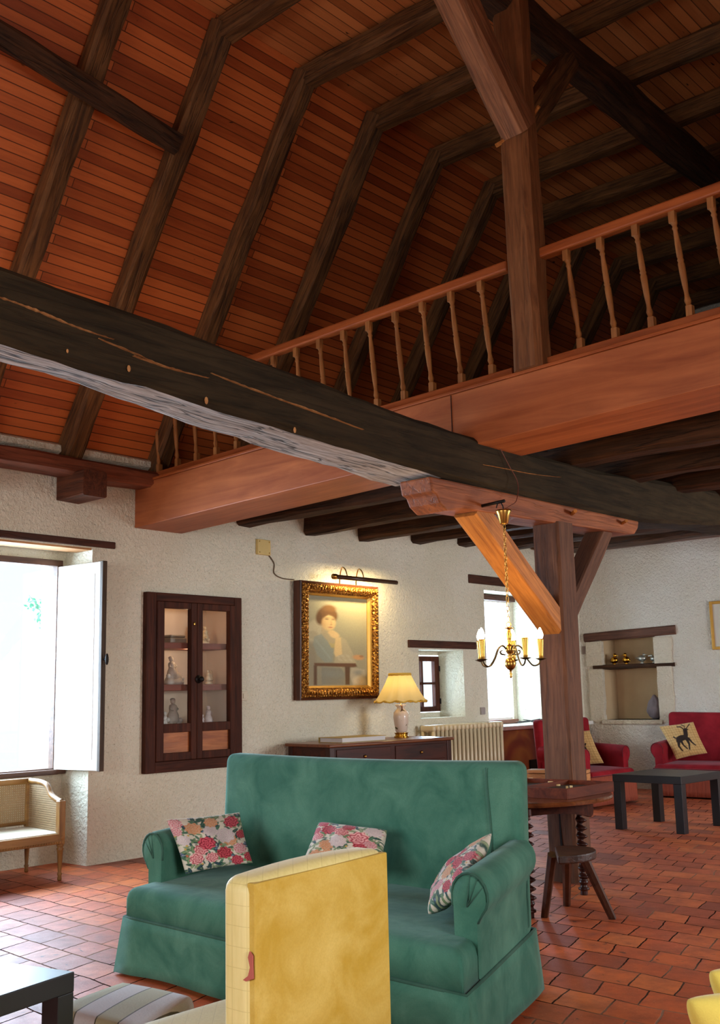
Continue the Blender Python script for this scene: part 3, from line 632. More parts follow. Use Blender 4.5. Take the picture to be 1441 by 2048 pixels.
# porcelain in the vitrine
def figurine(y, z, h, kind, lab, seed, mat=PORC):
    r = random.Random(seed); x = -7.2; bm = B()
    if kind == 'casket':
        rbox(bm, x-.06, x+.06, y-.09, y+.09, z, z+.045, .01, 2); rbox(bm, x-.055, x+.055, y-.08, y+.08, z+.045, z+.07, .012, 3)
        for s in (-1, 1):
            for q in (-.08, .08): ball(bm, (x+s*.05, y+q, z+.004), .008)
    else:
        wd = {'group': .42, 'lady': .30, 'pair': .34, 'rider': .38}[kind]*h
        lathe(bm, [(wd, 0), (wd*1.05, .02*h/.2), (wd*.9, .03*h/.2), (wd*.82, .045*h/.2)], 18, Matrix.Translation((x, y, z)) @ Matrix.Diagonal((.62, 1, 1, 1)), fl=lambda k, a: 1+.06*math.sin(5*a))
        def fig(yy, zz, hh, lean=0):
            hh *= 1.0
            M = Matrix.Translation((x, yy, zz)) @ Matrix.Rotation(lean, 4, 'X')
            lathe(bm, [(.24*hh, 0), (.27*hh, .12*hh), (.25*hh, .3*hh), (.16*hh, .46*hh), (.17*hh, .62*hh), (.15*hh, .72*hh), (.06*hh, .77*hh)], 14, M, fl=lambda k, a: 1+.12*math.sin(5*a+k))
            ball(bm, M @ Vector((0, 0, .87*hh)), .11*hh, (1, 1, 1.1)); ball(bm, M @ Vector((-.02*hh, 0, .94*hh)), .10*hh, (1, 1.25, .8))
            for s in (-1, 1): tube(bm, [M @ Vector((.02*hh, s*.10*hh, .68*hh)), M @ Vector((.10*hh, s*.20*hh, .55*hh)), M @ Vector((.18*hh, s*.10*hh, .50*hh))], [.04*hh, .032*hh, .022*hh], 7)
        if kind == 'group':
            fig(y+.02, z+.05*h/.2, h*.74); fig(y-.30*h, z+.03, h*.48, -.15); fig(y+.32*h, z+.02, h*.42, .2)
            for k in range(9): ball(bm, (x+.05*h, y+(r.random()-.5)*.75*h, z+.05+r.random()*.18*h), .07*h*(.6+r.random()*.6))
        elif kind == 'rider':
            fig(y-.05*h, z+.22*h, h*.72, .12); ball(bm, (x, y, z+.24*h), .26*h, (.8, 1.2, .8))
            for k in range(6): ball(bm, (x+.06*h, y+(r.random()-.5)*.6*h, z+.08*h+r.random()*.25*h), .08*h)
        elif kind == 'pair': fig(y-.10*h, z+.03, h*.8, .05); fig(y+.12*h, z+.03, h*.76, -.05)
        else:
            fig(y, z+.03, h*.85); ball(bm, (x+.03, y+.06*h, z+.25*h), .12*h); ball(bm, (x+.03, y-.08*h, z+.36*h), .1*h)
    o = obj('porcelain_casket' if kind == 'casket' else 'porcelain_figurine', bm, mat, smooth=kind != 'casket'); tag(o, lab, 'box' if kind == 'casket' else 'figurine', 'porcelain in the wall cabinet')
figurine(5.85, 1.675, .07, 'casket', 'low oval-topped grey casket on the top shelf of the wall cabinet', 1, plain('grey_enamel', C(150, 138, 124), .4, 0, .3, 40))
figurine(6.19, 1.675, .145, 'lady', 'tinted porcelain figurine on the right of the cabinet top shelf', 2, plain('tinted_porcelain', C(214, 190, 150), .35, 0, .2, 60))
figurine(5.85, 1.33, .25, 'rider', 'white porcelain seated figure on the left of the middle cabinet shelf', 3)
figurine(6.24, 1.33, .115, 'pair', 'tiny porcelain couple on the right of the middle cabinet shelf', 4, plain('cream_porcelain', C(226, 208, 176), .35, 0, .1, 60))
figurine(5.82, .95, .27, 'group', 'large white porcelain group at the lower left of the cabinet', 5)
figurine(6.21, .95, .20, 'group', 'pinkish porcelain group at the lower right of the cabinet', 6, plain('pink_porcelain', C(222, 204, 200), .35, 0, .12, 60))
# ------------------------------------------------------------------ sockets, junction box, cable
t = thing('light_switch', 'small square switch plate on the wall right of the cabinet', 'switch', (WX, 6.5, 1.19))
bm = B(); box(bm, WX-.01, WX+.012, 6.465, 6.535, 1.185, 1.265); obj('plate', bm, plain('beige_plastic', C(206, 194, 170), .5), t, bevel=.004)
bm = B(); box(bm, WX+.012, WX+.018, 6.485, 6.515, 1.205, 1.245); obj('rocker', bm, plain('beige_plastic', C(206, 194, 170)), t, bevel=.002)
t = thing('junction_box', 'yellowish square junction box high on the left wall', 'box', (WX, 6.74, 2.49))
bm = B(); box(bm, WX-.01, WX+.03, 6.66, 6.82, 2.485, 2.625); obj('cover', bm, plain('old_yellow_plastic', C(206, 180, 112), .5), t, bevel=.006)
for q in ((6.68, 2.505), (6.80, 2.505), (6.68, 2.605), (6.80, 2.605)): bm = B(); ball(bm, (WX+.03, *q), .006); obj('screw', bm, BRASS, t)
bm = B(); tube(bm, spl([(WX+.01, 6.80, 2.50), (WX+.008, 6.88, 2.42), (WX+.008, 6.88, 2.33), (WX+.008, 6.98, 2.29), (WX+.01, 7.14, 2.285)], 6), .005, 6)
tag(obj('electric_cable', bm, plain('brown_cable', C(84, 62, 40), .6), smooth=True), 'thin brown cable from the junction box to the painting', 'cable')
t = thing('wall_socket', 'small grey socket low on the wall between the two far windows', 'socket', (WX, 10.12, .90))
bm = B(); box(bm, WX-.01, WX+.02, 10.08, 10.16, .96, 1.04); obj('plate', bm, plain('grey_plastic', C(150, 140, 136), .5), t, bevel=.005)
# ------------------------------------------------------------------ painting helpers
def sst(d, s): return np.clip(.5-d/(2*s), 0, 1)
def inpoly(U, V, P):
    ins = np.zeros(U.shape, bool); dm = np.full(U.shape, 9.0); n = len(P)
    for i in range(n):
        x1, y1 = P[i]; x2, y2 = P[(i+1) % n]
        c = ((y1 > V) != (y2 > V)); xx = (x2-x1)*(V-y1)/((y2-y1) if abs(y2-y1) > 1e-9 else 1e-9)+x1; ins ^= (c & (U < xx))
        t = np.clip(((U-x1)*(x2-x1)+(V-y1)*(y2-y1))/max((x2-x1)**2+(y2-y1)**2, 1e-9), 0, 1); dm = np.minimum(dm, np.hypot(U-x1-t*(x2-x1), V-y1-t*(y2-y1)))
    return np.where(ins, -dm, dm)
def lay(col, mask, c):
    c = np.array(c); m = mask[..., None]; return col*(1-m)+c*m
def ell(U, V, cx, cy, rx, ry, a=0):
    ca, sa = math.cos(a), math.sin(a); x = (U-cx)*ca+(V-cy)*sa; y = -(U-cx)*sa+(V-cy)*ca
    return (np.hypot(x/rx, y/ry)-1)*min(rx, ry)
def setcol(o, cols):
    at_ = o.data.color_attributes.new('Col', 'FLOAT_COLOR', 'POINT'); a = np.ones((len(cols), 4), np.float32); a[:, :3] = cols; at_.data.foreach_set('color', a.ravel())
# ------------------------------------------------------------------ portrait in gilt frame
def portrait(nx_, ny_):
    U, V = np.meshgrid(np.linspace(0, 1, nx_), np.linspace(0, 1, ny_))
    U = U; px = 310+700*U; py = 1590-1200*V            # sketch coordinates
    rs = np.random.RandomState(3); nz = rs.rand(ny_, nx_)
    base = np.array(C(150, 158, 118)); c = np.tile(base, (ny_, nx_, 1)).astype(float)
    c = lay(c, np.clip((px-560)/450, 0, 1)*np.clip((1100-py)/600, 0, 1), C(206, 196, 130))  # cream upper right: background pigment partly tinted with the picture lamp's light
    c = lay(c, np.clip((py-900)/600, 0, 1)*.85, C(70, 76, 58)); c = lay(c, np.clip((420-px)/140, 0, 1)*.6, C(96, 108, 92))
    E = lambda *a: ell(px, py, *a); PO = lambda P: inpoly(px, py, P)
    def put(d, s, col, k=1.0):
        nonlocal c; c = lay(c, sst(d, s)*k, C(*col))
    put(PO([(340, 990), (400, 1010), (430, 1300), (420, 1560), (360, 1560)]), 14, (74, 44, 24)); 
    put(E(395, 880, 100, 130, .2), 26, (222, 210, 170)); put(E(450, 800, 90, 90), 22, (226, 214, 172)); put(E(385, 920, 60, 55), 10, (168, 160, 124), .7)
    put(PO([(480, 820), (620, 850), (660, 960), (620, 1060), (560, 1040), (470, 900)]), 14, (206, 178, 122))
    put(PO([(400, 940), (480, 900), (560, 1010), (620, 1120), (600, 1270), (520, 1280), (430, 1180), (385, 1040)]), 14, (92, 140, 148))
    for k in range(7): put(E(430+k*24, 1000+k*36, 30, 10, .9), 8, (138, 176, 176), .5)
    put(PO([(560, 1010), (610, 1030), (640, 1000), (630, 1080), (590, 1080)]), 10, (196, 176, 70))
    put(PO([(700, 930), (760, 970), (830, 1130), (880, 1290), (760, 1290), (700, 1350), (620, 1290), (640, 1150), (720, 1150)]), 14, (196, 182, 138))
    for k in range(6): put(E(660+k*30, 1190+(k % 2)*50, 26, 12, .6), 10, (226, 214, 180), .5)
    put(PO([(480, 1340), (700, 1350), (740, 1420), (740, 1570), (480, 1570)]), 18, (74, 94, 96)); put(E(600, 1430, 120, 40, .1), 24, (104, 124, 122), .6)
    put(PO([(820, 1340), (980, 1370), (1000, 1590), (840, 1590), (800, 1450)]), 16, (176, 168, 146)); put(E(910, 1520, 70, 60), 20, (218, 202, 168), .7); put(E(900, 1410, 50, 30), 16, (110, 124, 122), .6)
    put(PO([(400, 1285), (870, 1285), (890, 1330), (840, 1340), (400, 1325)]), 8, (84, 46, 24)); put(PO([(745, 1330), (805, 1330), (800, 1575), (750, 1575)]), 8, (66, 36, 20)); put(PO([(395, 1320), (430, 1320), (430, 1575), (395, 1575)]), 8, (70, 40, 22))
    put(PO([(640, 940), (700, 940), (715, 1160), (640, 1200), (620, 1150)]), 10, (216, 188, 132)); put(E(625, 905, 62, 42, .5), 10, (220, 190, 134)); put(E(590, 870, 40, 20, -.3), 8, (216, 186, 130))
    put(E(905, 1205, 66, 34, .1), 10, (196, 148, 96)); put(E(940, 1190, 26, 16), 6, (130, 84, 50), .6)
    put(E(545, 650, 118, 112), 16, (104, 74, 40)); put(E(565, 560, 80, 52), 14, (122, 88, 48)); put(E(470, 700, 52, 80), 14, (92, 64, 34))
    put(E(565, 748, 76, 108), 12, (214, 184, 126)); put(PO([(470, 600), (560, 590), (650, 610), (640, 670), (560, 640), (490, 690)]), 12, (112, 78, 42))
    put(E(540, 700, 22, 7), 5, (90, 64, 40), .9); put(E(612, 702, 18, 6), 5, (90, 64, 40), .9); put(E(540, 682, 26, 4), 4, (120, 84, 50), .8); put(E(612, 684, 22, 4), 4, (120, 84, 50), .8)
    put(E(590, 745, 7, 26), 6, (188, 150, 98), .8); put(E(588, 772, 12, 5), 4, (160, 112, 76), .8); put(E(582, 808, 24, 7), 4, (168, 90, 66), .9); put(E(500, 770, 22, 60), 16, (190, 150, 98), .6)
    c = c*(.94+.12*nz[..., None]); return c
y0, y1, z0, z1 = 7.12, 8.24, 1.175, 2.275
tilt = .02
PM = Matrix.Translation((WX, (y0+y1)/2, z0)) @ Matrix.Rotation(tilt, 4, 'Y')
pt = thing('framed_portrait', 'large oil portrait of a seated woman in blue in a heavy carved gilt frame', 'painting', mat=PM)
Wp, Hp = y1-y0, z1-z0
def gilt():
    t = NT('carved_gilt'); v = t.coord(); vo = t.new('ShaderNodeTexVoronoi'); vo.inputs['Scale'].default_value = 38; t.lk(v, vo.inputs['Vector'])
    n = t.noise(v, 60, 4); t.col(t.mix(t.ramp(n, [(.35, (0, 0, 0)), (.65, (1, 1, 1))]), C(104, 54, 20), C(206, 150, 64))); t.set(Metallic=.85, Roughness=.36)
    t.bump(t.math('ADD', t.math('MULTIPLY', vo.outputs[0], 1.2), t.math('MULTIPLY', n, .4)), 1.0, .012); return t.m
GILT = gilt()
def frame4(bm, W, H, prof, M):
    """mitred moulding round a W x H rectangle; prof = (inset, depth) list"""
    rings = []
    for (ins, dp) in prof: rings.append([bm.verts.new(M @ Vector((dp, sy*(W/2-ins), H/2+sz*(H/2-ins)))) for sy, sz in ((-1, -1), (1, -1), (1, 1), (-1, 1))])
    for a, b_ in zip(rings, rings[1:]):
        for i in range(4): bm.faces.new((a[i], a[(i+1) % 4], b_[(i+1) % 4], b_[i]))
bm = B(); frame4(bm, Wp, Hp, [(0, 0), (0, .085), (.012, .09), (.02, .085)], PM); obj('outer_moulding', bm, wood('frame_brown', C(50, 22, 12), C(96, 50, 26), 'z', .35), pt)['label'] = 'dark brown outer moulding'
bm = B(); frame4(bm, Wp, Hp, [(.018, .08), (.03, .10), (.05, .115), (.075, .115), (.095, .10), (.10, .085)], PM)
fr = obj('gilt_moulding', bm, GILT, pt)
bm = B()
def row(ins, dp, step, r, s):
    W2, H2 = Wp/2-ins, Hp/2-ins; n1 = int(2*W2/step); n2 = int(2*H2/step)
    for k in range(n1):
        for sg in (-1, 1): ball(bm, PM @ Vector((dp, -W2+2*W2*(k+.5)/n1, Hp/2+sg*H2)), r, (1, s, 1), 6)
    for k in range(n2):
        for sg in (-1, 1): ball(bm, PM @ Vector((dp, sg*W2, Hp/2-H2+2*H2*(k+.5)/n2)), r, (1, 1, s), 6)
row(.062, .117, .036, .019, .72); row(.036, .104, .03, .010, 1.2); row(.104, .088, .016, .0062, 1)
obj('carved_ornament', bm, GILT, pt, smooth=True)
bm = B(); frame4(bm, Wp, Hp, [(.10, .085), (.108, .085), (.112, .07), (.128, .045), (.13, .03)], PM); obj('slip', bm, plain('gold_slip', C(206, 160, 78), .35, .8, .1), pt)['label'] = 'smooth gold inner slip'
cw, ch = Wp-.25, Hp-.25; NXp, NYp = 110, 170
bm = B(); vs = [[bm.verts.new(PM @ Vector((.038, -cw/2+cw*i/(NXp-1), .125+ch*k/(NYp-1)))) for i in range(NXp)] for k in range(NYp)]
for k in range(NYp-1):
    for i in range(NXp-1): bm.faces.new((vs[k][i], vs[k][i+1], vs[k+1][i+1], vs[k+1][i]))
cv = obj('canvas', bm, vcol('oil_paint', .38, 0, False, .45), pt); setcol(cv, portrait(NXp, NYp).reshape(-1, 3))
# picture light
pl_ = thing('picture_light', 'slim brass picture lamp on two curved arms above the portrait', 'lamp', (WX, 7.8, 2.28))
bm = B(); rg = []
for yy_ in (7.46, 8.36):
    rg.append([bm.verts.new((-6.804+.023*math.cos(math.radians(g_)), yy_, 2.312+.023*math.sin(math.radians(g_)))) for g_ in range(-62, 181, 20)])
for i in range(len(rg[0])-1): bm.faces.new((rg[0][i], rg[0][i+1], rg[1][i+1], rg[1][i]))
pls = obj('shade', bm, wood('lamp_tube_brown', C(60, 34, 18), C(92, 56, 30), 'y', .35), pl_, smooth=True); pls.modifiers.new('thick', 'SOLIDIFY').thickness = .003
bm = B(); tube(bm, [(-6.804, 7.42, 2.315), (-6.804, 7.462, 2.315)], .026, 12); obj('end_cap', bm, BRASS, pl_, smooth=True)
for yy in (7.62, 7.86):
    bm = B(); tube(bm, spl([(WX+.02, yy+.14, 2.24), (-6.99, yy+.10, 2.34), (-6.90, yy+.03, 2.42), (-6.83, yy, 2.40), (-6.804, yy, 2.335)], 5), .006, 7); obj('arm', bm, BRASS, pl_, smooth=True)
bm = B(); tube(bm, [(-6.812, 7.52, 2.315), (-6.812, 8.30, 2.315)], .006, 8); e = NT('picture_bulb'); e.b.inputs['Emission Color'].default_value = (1, .72, .36, 1); e.b.inputs['Emission Strength'].default_value = 6; obj('bulb', bm, e.m, pl_)
l = bpy.data.lights.new('picture_lamp_light', 'AREA'); l.shape = 'RECTANGLE'; l.size = .015; l.size_y = .8; l.energy = 13; l.color = (1, .76, .40)
lo = bpy.data.objects.new('picture_lamp_light', l); COL.objects.link(lo); lo.location = (-6.812, 7.93, 2.300); lo.rotation_euler = (0, math.radians(38), 0)
# ------------------------------------------------------------------ bureau, book, table lamp, radiator
BUR = wood('bureau_top', C(84, 42, 20), C(140, 78, 38), 'y', .32, .7, 0, .1, .5, .3)
BURS = wood('bureau_side', C(36, 13, 8), C(78, 32, 17), 'y', .4, .7, 0, .1, .25, .3)
ang = math.radians(-7); MBu = Matrix.Translation((-6.98, 6.93, 0)) @ Matrix.Rotation(ang, 4, 'Z')   # local x into the room, y along the wall
bu = thing('writing_bureau', 'long polished mahogany table-height bureau behind the green sofa', 'desk', mat=MBu)
L_, D_, H_ = 1.55, .62, .80
bm = B(); rbox(bm, 0, D_, 0, L_, H_-.028, H_, .008, 2, MBu); obj('top', bm, BUR, bu)
bm = B(); box(bm, .03, D_-.03, .03, L_-.03, H_-.22, H_-.028, MBu); obj('body', bm, BURS, bu, bevel=.004)
bm = B()
for k in range(2):
    box(bm, D_-.03, D_-.02, .10+k*.70, .74+k*.70, H_-.19, H_-.05, MBu)
    dw = obj('drawer', bm, BURS, bu, bevel=.004); bm = B(); ball(bm, MBu @ Vector((D_-.012, .42+k*.70, H_-.12)), .014); obj('knob', bm, BRASS, dw, smooth=True); bm = B()
bm.free()
for (x, y) in ((.05, .05), (D_-.05, .05), (.05, L_-.05), (D_-.05, L_-.05)):
    bm = B(); box(bm, x-.028, x+.028, y-.028, y+.028, 0, H_-.028, MBu); obj('leg', bm, DARKZ, bu, bevel=.005)
bk = thing('book', 'thick book with an ochre cover lying flat on the bureau', 'book', mat=MBu @ Matrix.Translation((.36, .42, H_)) @ Matrix.Rotation(math.radians(4), 4, 'Z'))
Mb = WM[bk.name]
bm = B(); box(bm, -.14, .14, -.19, .36, .004, .040, Mb); obj('pages', bm, plain('book_pages', C(206, 200, 196), .8, 0, .05, 300), bk)
bm = B(); box(bm, -.15, .145, -.2, .37, .040, .045, Mb); box(bm, -.15, .145, -.2, .37, 0, .005, Mb); box(bm, -.152, -.146, -.2, .37, 0, .045, Mb); obj('cover', bm, plain('ochre_cover', C(168, 142, 76), .5, 0, .35, 18), bk, bevel=.001)
LP = MBu @ Vector((.20, 1.26, H_)); LP.z = H_
tl = thing('table_lamp', 'porcelain vase lamp with a pleated cream shade at the end of the bureau', 'lamp', LP)
ML = Matrix.Translation(LP)
bm = B(); lathe(bm, [(.072, 0), (.072, .012), (.06, .018), (.06, .035), (.068, .040), (.068, .046)], 24, ML); obj('base', bm, GOLDP, tl, smooth=True, bevel=.002)['label'] = 'gold metal foot'
def vase_mat():
    t = NT('painted_porcelain'); n = t.noise(t.coord(), 22, 2, .5, .5); t.col(t.mix(t.ramp(n, [(.63, (0, 0, 0)), (.66, (1, 1, 1))]), C(206, 186, 168), C(92, 84, 52))); t.set(Roughness=.2); return t.m
bm = B(); lathe(bm, [(.045, .046), (.055, .06), (.066, .12), (.074, .19), (.070, .235), (.045, .262), (.036, .272), (.038, .285), (.055, .305), (.05, .31)], 28, ML); obj('vase', bm, vase_mat(), tl, smooth=True)
for s in (-1, 1):
    bm = B(); M2 = ML @ Matrix.Rotation(math.radians(-41), 4, 'Z'); tube(bm, spl([M2 @ Vector((0, s*.04, .30)) if 0 else M2 @ Vector((s*.045, 0, .305)), M2 @ Vector((s*.07, 0, .29)), M2 @ Vector((s*.075, 0, .265)), M2 @ Vector((s*.055, 0, .255))], 4), .008, 7); obj('handle', bm, plain('gilt_brown', C(110, 70, 40), .4, .4), tl, smooth=True)
bm = B(); tube(bm, [LP+Vector((0, 0, .30)), LP+Vector((0, 0, .60))], .006, 8); obj('stem', bm, BRASS, tl)
def shade_mat():
    t = NT('cream_silk'); t.col(C(240, 222, 160)); t.set(Roughness=.8); n = t.noise(t.coord((40, 40, 3)), 3, 3); t.bump(n, .3, .004)
    tr = t.new('ShaderNodeBsdfTranslucent'); tr.inputs[0].default_value = (*C(250, 224, 150), 1); mx = t.new('ShaderNodeMixShader'); mx.inputs[0].default_value = .45
    t.lk(t.b.outputs[0], mx.inputs[1]); t.lk(tr.outputs[0], mx.inputs[2]); t.lk(mx.outputs[0], t.out.inputs[0]); return t.m
bm = B(); prof = []
for k in range(11):
    q = k/10; prof.append((.245-(.245-.105)*q**.82, .34+.255*q))
n = 96; rings = []
for k, (r, z) in enumerate(prof):
    q = k/10; rings.append([bm.verts.new(LP+Vector(((r*(1+.028*math.sin(a*12)*(1-q*.6)+.008*math.sin(a*36)))*math.cos(a), (r*(1+.028*math.sin(a*12)*(1-q*.6)+.008*math.sin(a*36)))*math.sin(a), z + (.008*math.sin(a*12+1.5)*(1-q) if q < .5 else 0)))) for a in [2*math.pi*i/n for i in range(n)]])
for a, b_ in zip(rings, rings[1:]):
    for i in range(n): bm.faces.new((a[i], a[(i+1) % n], b_[(i+1) % n], b_[i]))
sh = obj('shade', bm, shade_mat(), tl, smooth=True)
TR = plain('mustard_trim', C(206, 164, 58), .8, 0, .2, 200, .3)
bm = B(); tube(bm, [LP+Vector((.247*(1+.028*math.sin(a*12))*math.cos(a), .247*(1+.028*math.sin(a*12))*math.sin(a), .339+.008*math.sin(a*12+1.5))) for a in [2*math.pi*i/72 for i in range(72)]], .0075, 6, True); obj('fringe', bm, TR, sh, smooth=True)
bm = B(); lathe(bm, [(.107, .58), (.113, .588), (.113, .603), (.106, .61)], 40, ML, cap=False); obj('collar', bm, TR, sh, smooth=True)
l = bpy.data.lights.new('table_lamp_light', 'POINT'); l.energy = 1.7; l.color = (1, .78, .42); l.shadow_soft_size = .04; lo = bpy.data.objects.new('table_lamp_light', l); COL.objects.link(lo); lo.location = LP+Vector((0, 0, .46))
# radiator
RAD = plain('radiator_enamel', C(206, 188, 152), .35, 0, .06, 12)
ra = thing('radiator', 'old cream cast-iron column radiator under the small window', 'radiator', (-6.9, 9.6, .1))
ys = [8.93+.0725*k for k in range(18)]
for y in ys:
    bm = B()
    for x in (-6.965, -6.835): tube(bm, [(x, y, .14), (x, y, .85)], .022, 8)
    for z in (.14, .85): rbox(bm, -6.99, -6.81, y-.027, y+.027, z-.03, z+.035, .018, 2)
    obj('section', bm, RAD, ra, smooth=True)
bm = B(); tube(bm, [(-6.9, ys[0]-.02, .15), (-6.9, ys[-1]+.02, .15)], .02, 8); tube(bm, [(-6.9, ys[0]-.02, .83), (-6.9, ys[-1]+.02, .83)], .02, 8); obj('header', bm, RAD, ra, smooth=True)
for y in (ys[1], ys[-2]):
    bm = B(); box(bm, -6.98, -6.82, y-.02, y+.02, 0, .12); obj('foot', bm, RAD, ra, bevel=.006)
# electronics and stone ledge by the corner window
BLK = plain('black_plastic', C(26, 27, 30), .4)
def elec(y0, y1, z0, z1, lab, nm='amplifier'):
    t = thing(nm, lab, 'device', (-7.15, (y0+y1)/2, z0)); bm = B(); box(bm, -7.27, -7.02, y0, y1, z0, z1); obj('case', bm, BLK, t, bevel=.005)
    bm = B(); box(bm, -7.022, -7.015, y0+.01, y1-.01, z0+.012, z1-.012); f = obj('front_panel', bm, plain('dark_panel', C(16, 16, 18), .25), t)
    bm = B()
    for k in range(3): ball(bm, (-7.013, y0+.05+k*.05, (z0+z1)/2), .009)
    obj('button', bm, plain('grey_plastic', C(150, 140, 136), .5), t)
elec(11.52, 11.82, .915, 1.025, 'black stereo box on top, on the white sill beside the red armchair')
elec(11.54, 11.80, .824, .914, 'grey-black box under the stereo on the white sill', 'tuner')
bm = B(); rnd = random.Random(4); P_ = [Vector((-7.1+rnd.uniform(-.12, .12), 11.25+rnd.uniform(-.25, .25), .83+rnd.random()*.05)) for _ in range(16)]
tube(bm, spl(P_, 6), .004, 5); tag(obj('tangled_cable', bm, BLK, smooth=True), 'tangle of thin black leads on the white sill', 'cable')
bm = B(); lathe(bm, [(.05, 0), (.05, .02), (.0, .035)], 12, Matrix.Translation((-7.14, 11.68, 1.0255))); tag(obj('speaker_puck', bm, WHITEP, smooth=True), 'small white dish on top of the stereo box', 'dish')
bm = B(); box(bm, -7.03, -6.96, 10.35, 12.35, .0, .77); 
def ledge_mat():
    t = NT('marbled_boards'); n = t.noise(t.coord(), 2.0, 2, .5, .6); t.col(t.ramp(n, [(.4, C(118, 66, 46)), (.5, C(146, 90, 62)), (.58, C(186, 146, 72)), (.7, C(150, 96, 60))])); t.set(Roughness=.5); return t.m
lg = tag(obj('low_cupboard', bm, ledge_mat(), bevel=.006), 'low cupboard front in marbled brown and ochre under the tall window', 'cupboard')
bm = B(); box(bm, -6.96, -6.945, 10.9, 11.5, .08, .42); obj('opening', bm, IRON, lg)['label'] = 'dark opening'
# ------------------------------------------------------------------ far wall: stone niche with its shelf
STONE = plaster('pale_stone', C(226, 216, 196), C(206, 190, 160), .7)
def stone(x0, x1, z0, z1, seed):
    bm = B(); n1 = max(2, int((z1-z0)/.06)); L_, R_ = [], []
    for k in range(n1+1):
        z = z0+(z1-z0)*k/n1; a = noise.noise(Vector((seed, z*6, 0)))*.02; c = noise.noise(Vector((seed+5, z*6, 0)))*.014
        L_.append((x0+(a if x0 < -6.5 else c), z)); R_.append((x1+(c if x0 < -6.5 else a), z))
    M = Matrix(((1, 0, 0, 0), (0, 0, -1, FY+.05), (0, 1, 0, 0), (0, 0, 0, 1))); prism(bm, L_+list(reversed(R_)), .068, M); return bm
for n_, q in enumerate(((-6.98, -6.75, 1.50, 1.81), (-6.96, -6.76, .80, 1.47), (-6.04, -5.80, 1.50, 1.83), (-6.02, -5.82, .80, 1.47))):
    trim(11+n_, stone(*q, n_+2), STONE, 'pale stone block framing the niche', bevel=.006)
bm = B(); box(bm, -6.80, -5.98, FY-.03, FY+.39, .775, .83); trim(15, bm, STONE, 'pale stone sill of the niche', bevel=.01)
beam('niche_lintel', (-6.99, FY+.04, 1.865), (-5.74, FY+.04, 1.905), .14, .115, wood('niche_oak', C(74, 44, 32), C(120, 80, 60), 'x', .75, 1, .4, .6), 'rough oak lintel above the niche in the far wall', 'beam', seed=70, jit=.006)
sb = beam('niche_shelf', (-6.88, FY+.10, 1.485), (-5.78, FY+.10, 1.487), .26, .055, OLD, 'rough dark plank shelf across the niche in the far wall', 'shelf', seed=71, jit=.006)
bm = B(); box(bm, -7.03, -6.95, FY-.012, FY+.02, 1.66, 1.76); tag(obj('stone_inset', bm, plain('grey_brown_stone', C(122, 104, 92), .9)), 'small grey-brown stone set in the wall left of the niche', 'stone')
def bird(x, kind, lab):
    m = {'gold': GOLDP, 'silver': plain('silvered_metal', C(186, 188, 178), .3, .8, .15)}[kind[0]]
    t = thing('bird_ornament', lab, 'ornament', (x, FY+.06, 1.513), 'metal birds on the niche shelf'); y = FY+.06; z = 1.513
    s = kind[1]; bm = B(); ball(bm, (x, y, z+.055*abs(s)), .045*abs(s), (1.15, .8, 1.0 if kind[0] == 'gold' else .75), 12)
    if kind[0] == 'gold': ball(bm, (x, y, z+.055), .036, (1, .8, 1.3), 12)
    lathe(bm, [(.026*abs(s), 0), (.018*abs(s), .012), (.01, .03)], 10, Matrix.Translation((x, y, z))); obj('body', bm, m, t, smooth=True)
    dx = 1 if s < 0 else -1; hz = z+(.115 if kind[0] == 'gold' else .095*abs(s))
    bm = B(); ball(bm, (x+dx*.012*(1 if kind[0] == 'gold' else -2.4), y, hz), .026*abs(s) if kind[0] == 'gold' else .018, (1, .9, 1), 10); obj('head', bm, m, t, smooth=True)
    bm = B(); q = Vector((x+dx*.012*(1 if kind[0] == 'gold' else -2.4), y, hz)); tube(bm, [q, q+Vector((dx*(.05 if kind[0] == 'gold' else -.045), 0, -.006))], [.009, .002], 6); obj('beak', bm, m, t)
    bm = B(); tube(bm, [(x-dx*.02*(1 if kind[0] == 'gold' else -1), y, z+.06*abs(s)), (x-dx*(.055 if kind[0] == 'gold' else -.09), y, z+(.03 if kind[0] == 'gold' else .07))], [.02, .006], 7); obj('tail', bm, m, t, smooth=True)
bird(-6.62, ('gold', -1.0), 'golden duck ornament, leftmost on the niche shelf')
bird(-6.455, ('gold', 1.0), 'golden duck ornament, second from the left on the niche shelf')
bird(-6.24, ('silver', 1.15), 'silver bird ornament with raised beak, third on the niche shelf')
bird(-6.08, ('silver', -1.0), 'small silver bird ornament at the right end of the niche shelf')
bm = B(); bmesh.ops.create_icosphere(bm, subdivisions=4, radius=1)
for v in bm.verts:
    c = v.co.copy(); k = 1+.10*noise.noise(c*2.6)+.05*noise.noise(c*7); zt = c.z
    rr = (1-.55*max(0, zt)**1.6)
    v.co = Vector((-6.15+c.x*.105*k*rr, FY+.15+c.y*.10*k*rr, .955+(c.z*.125 if c.z < 0 else c.z*.17)*k))
    v.co.z = max(v.co.z, .832)
tag(obj('geode', bm, plain('amethyst_rock', C(132, 120, 124), .75, 0, .45, 9, .6), smooth=True), 'grey-violet pointed rock standing in the niche', 'rock')
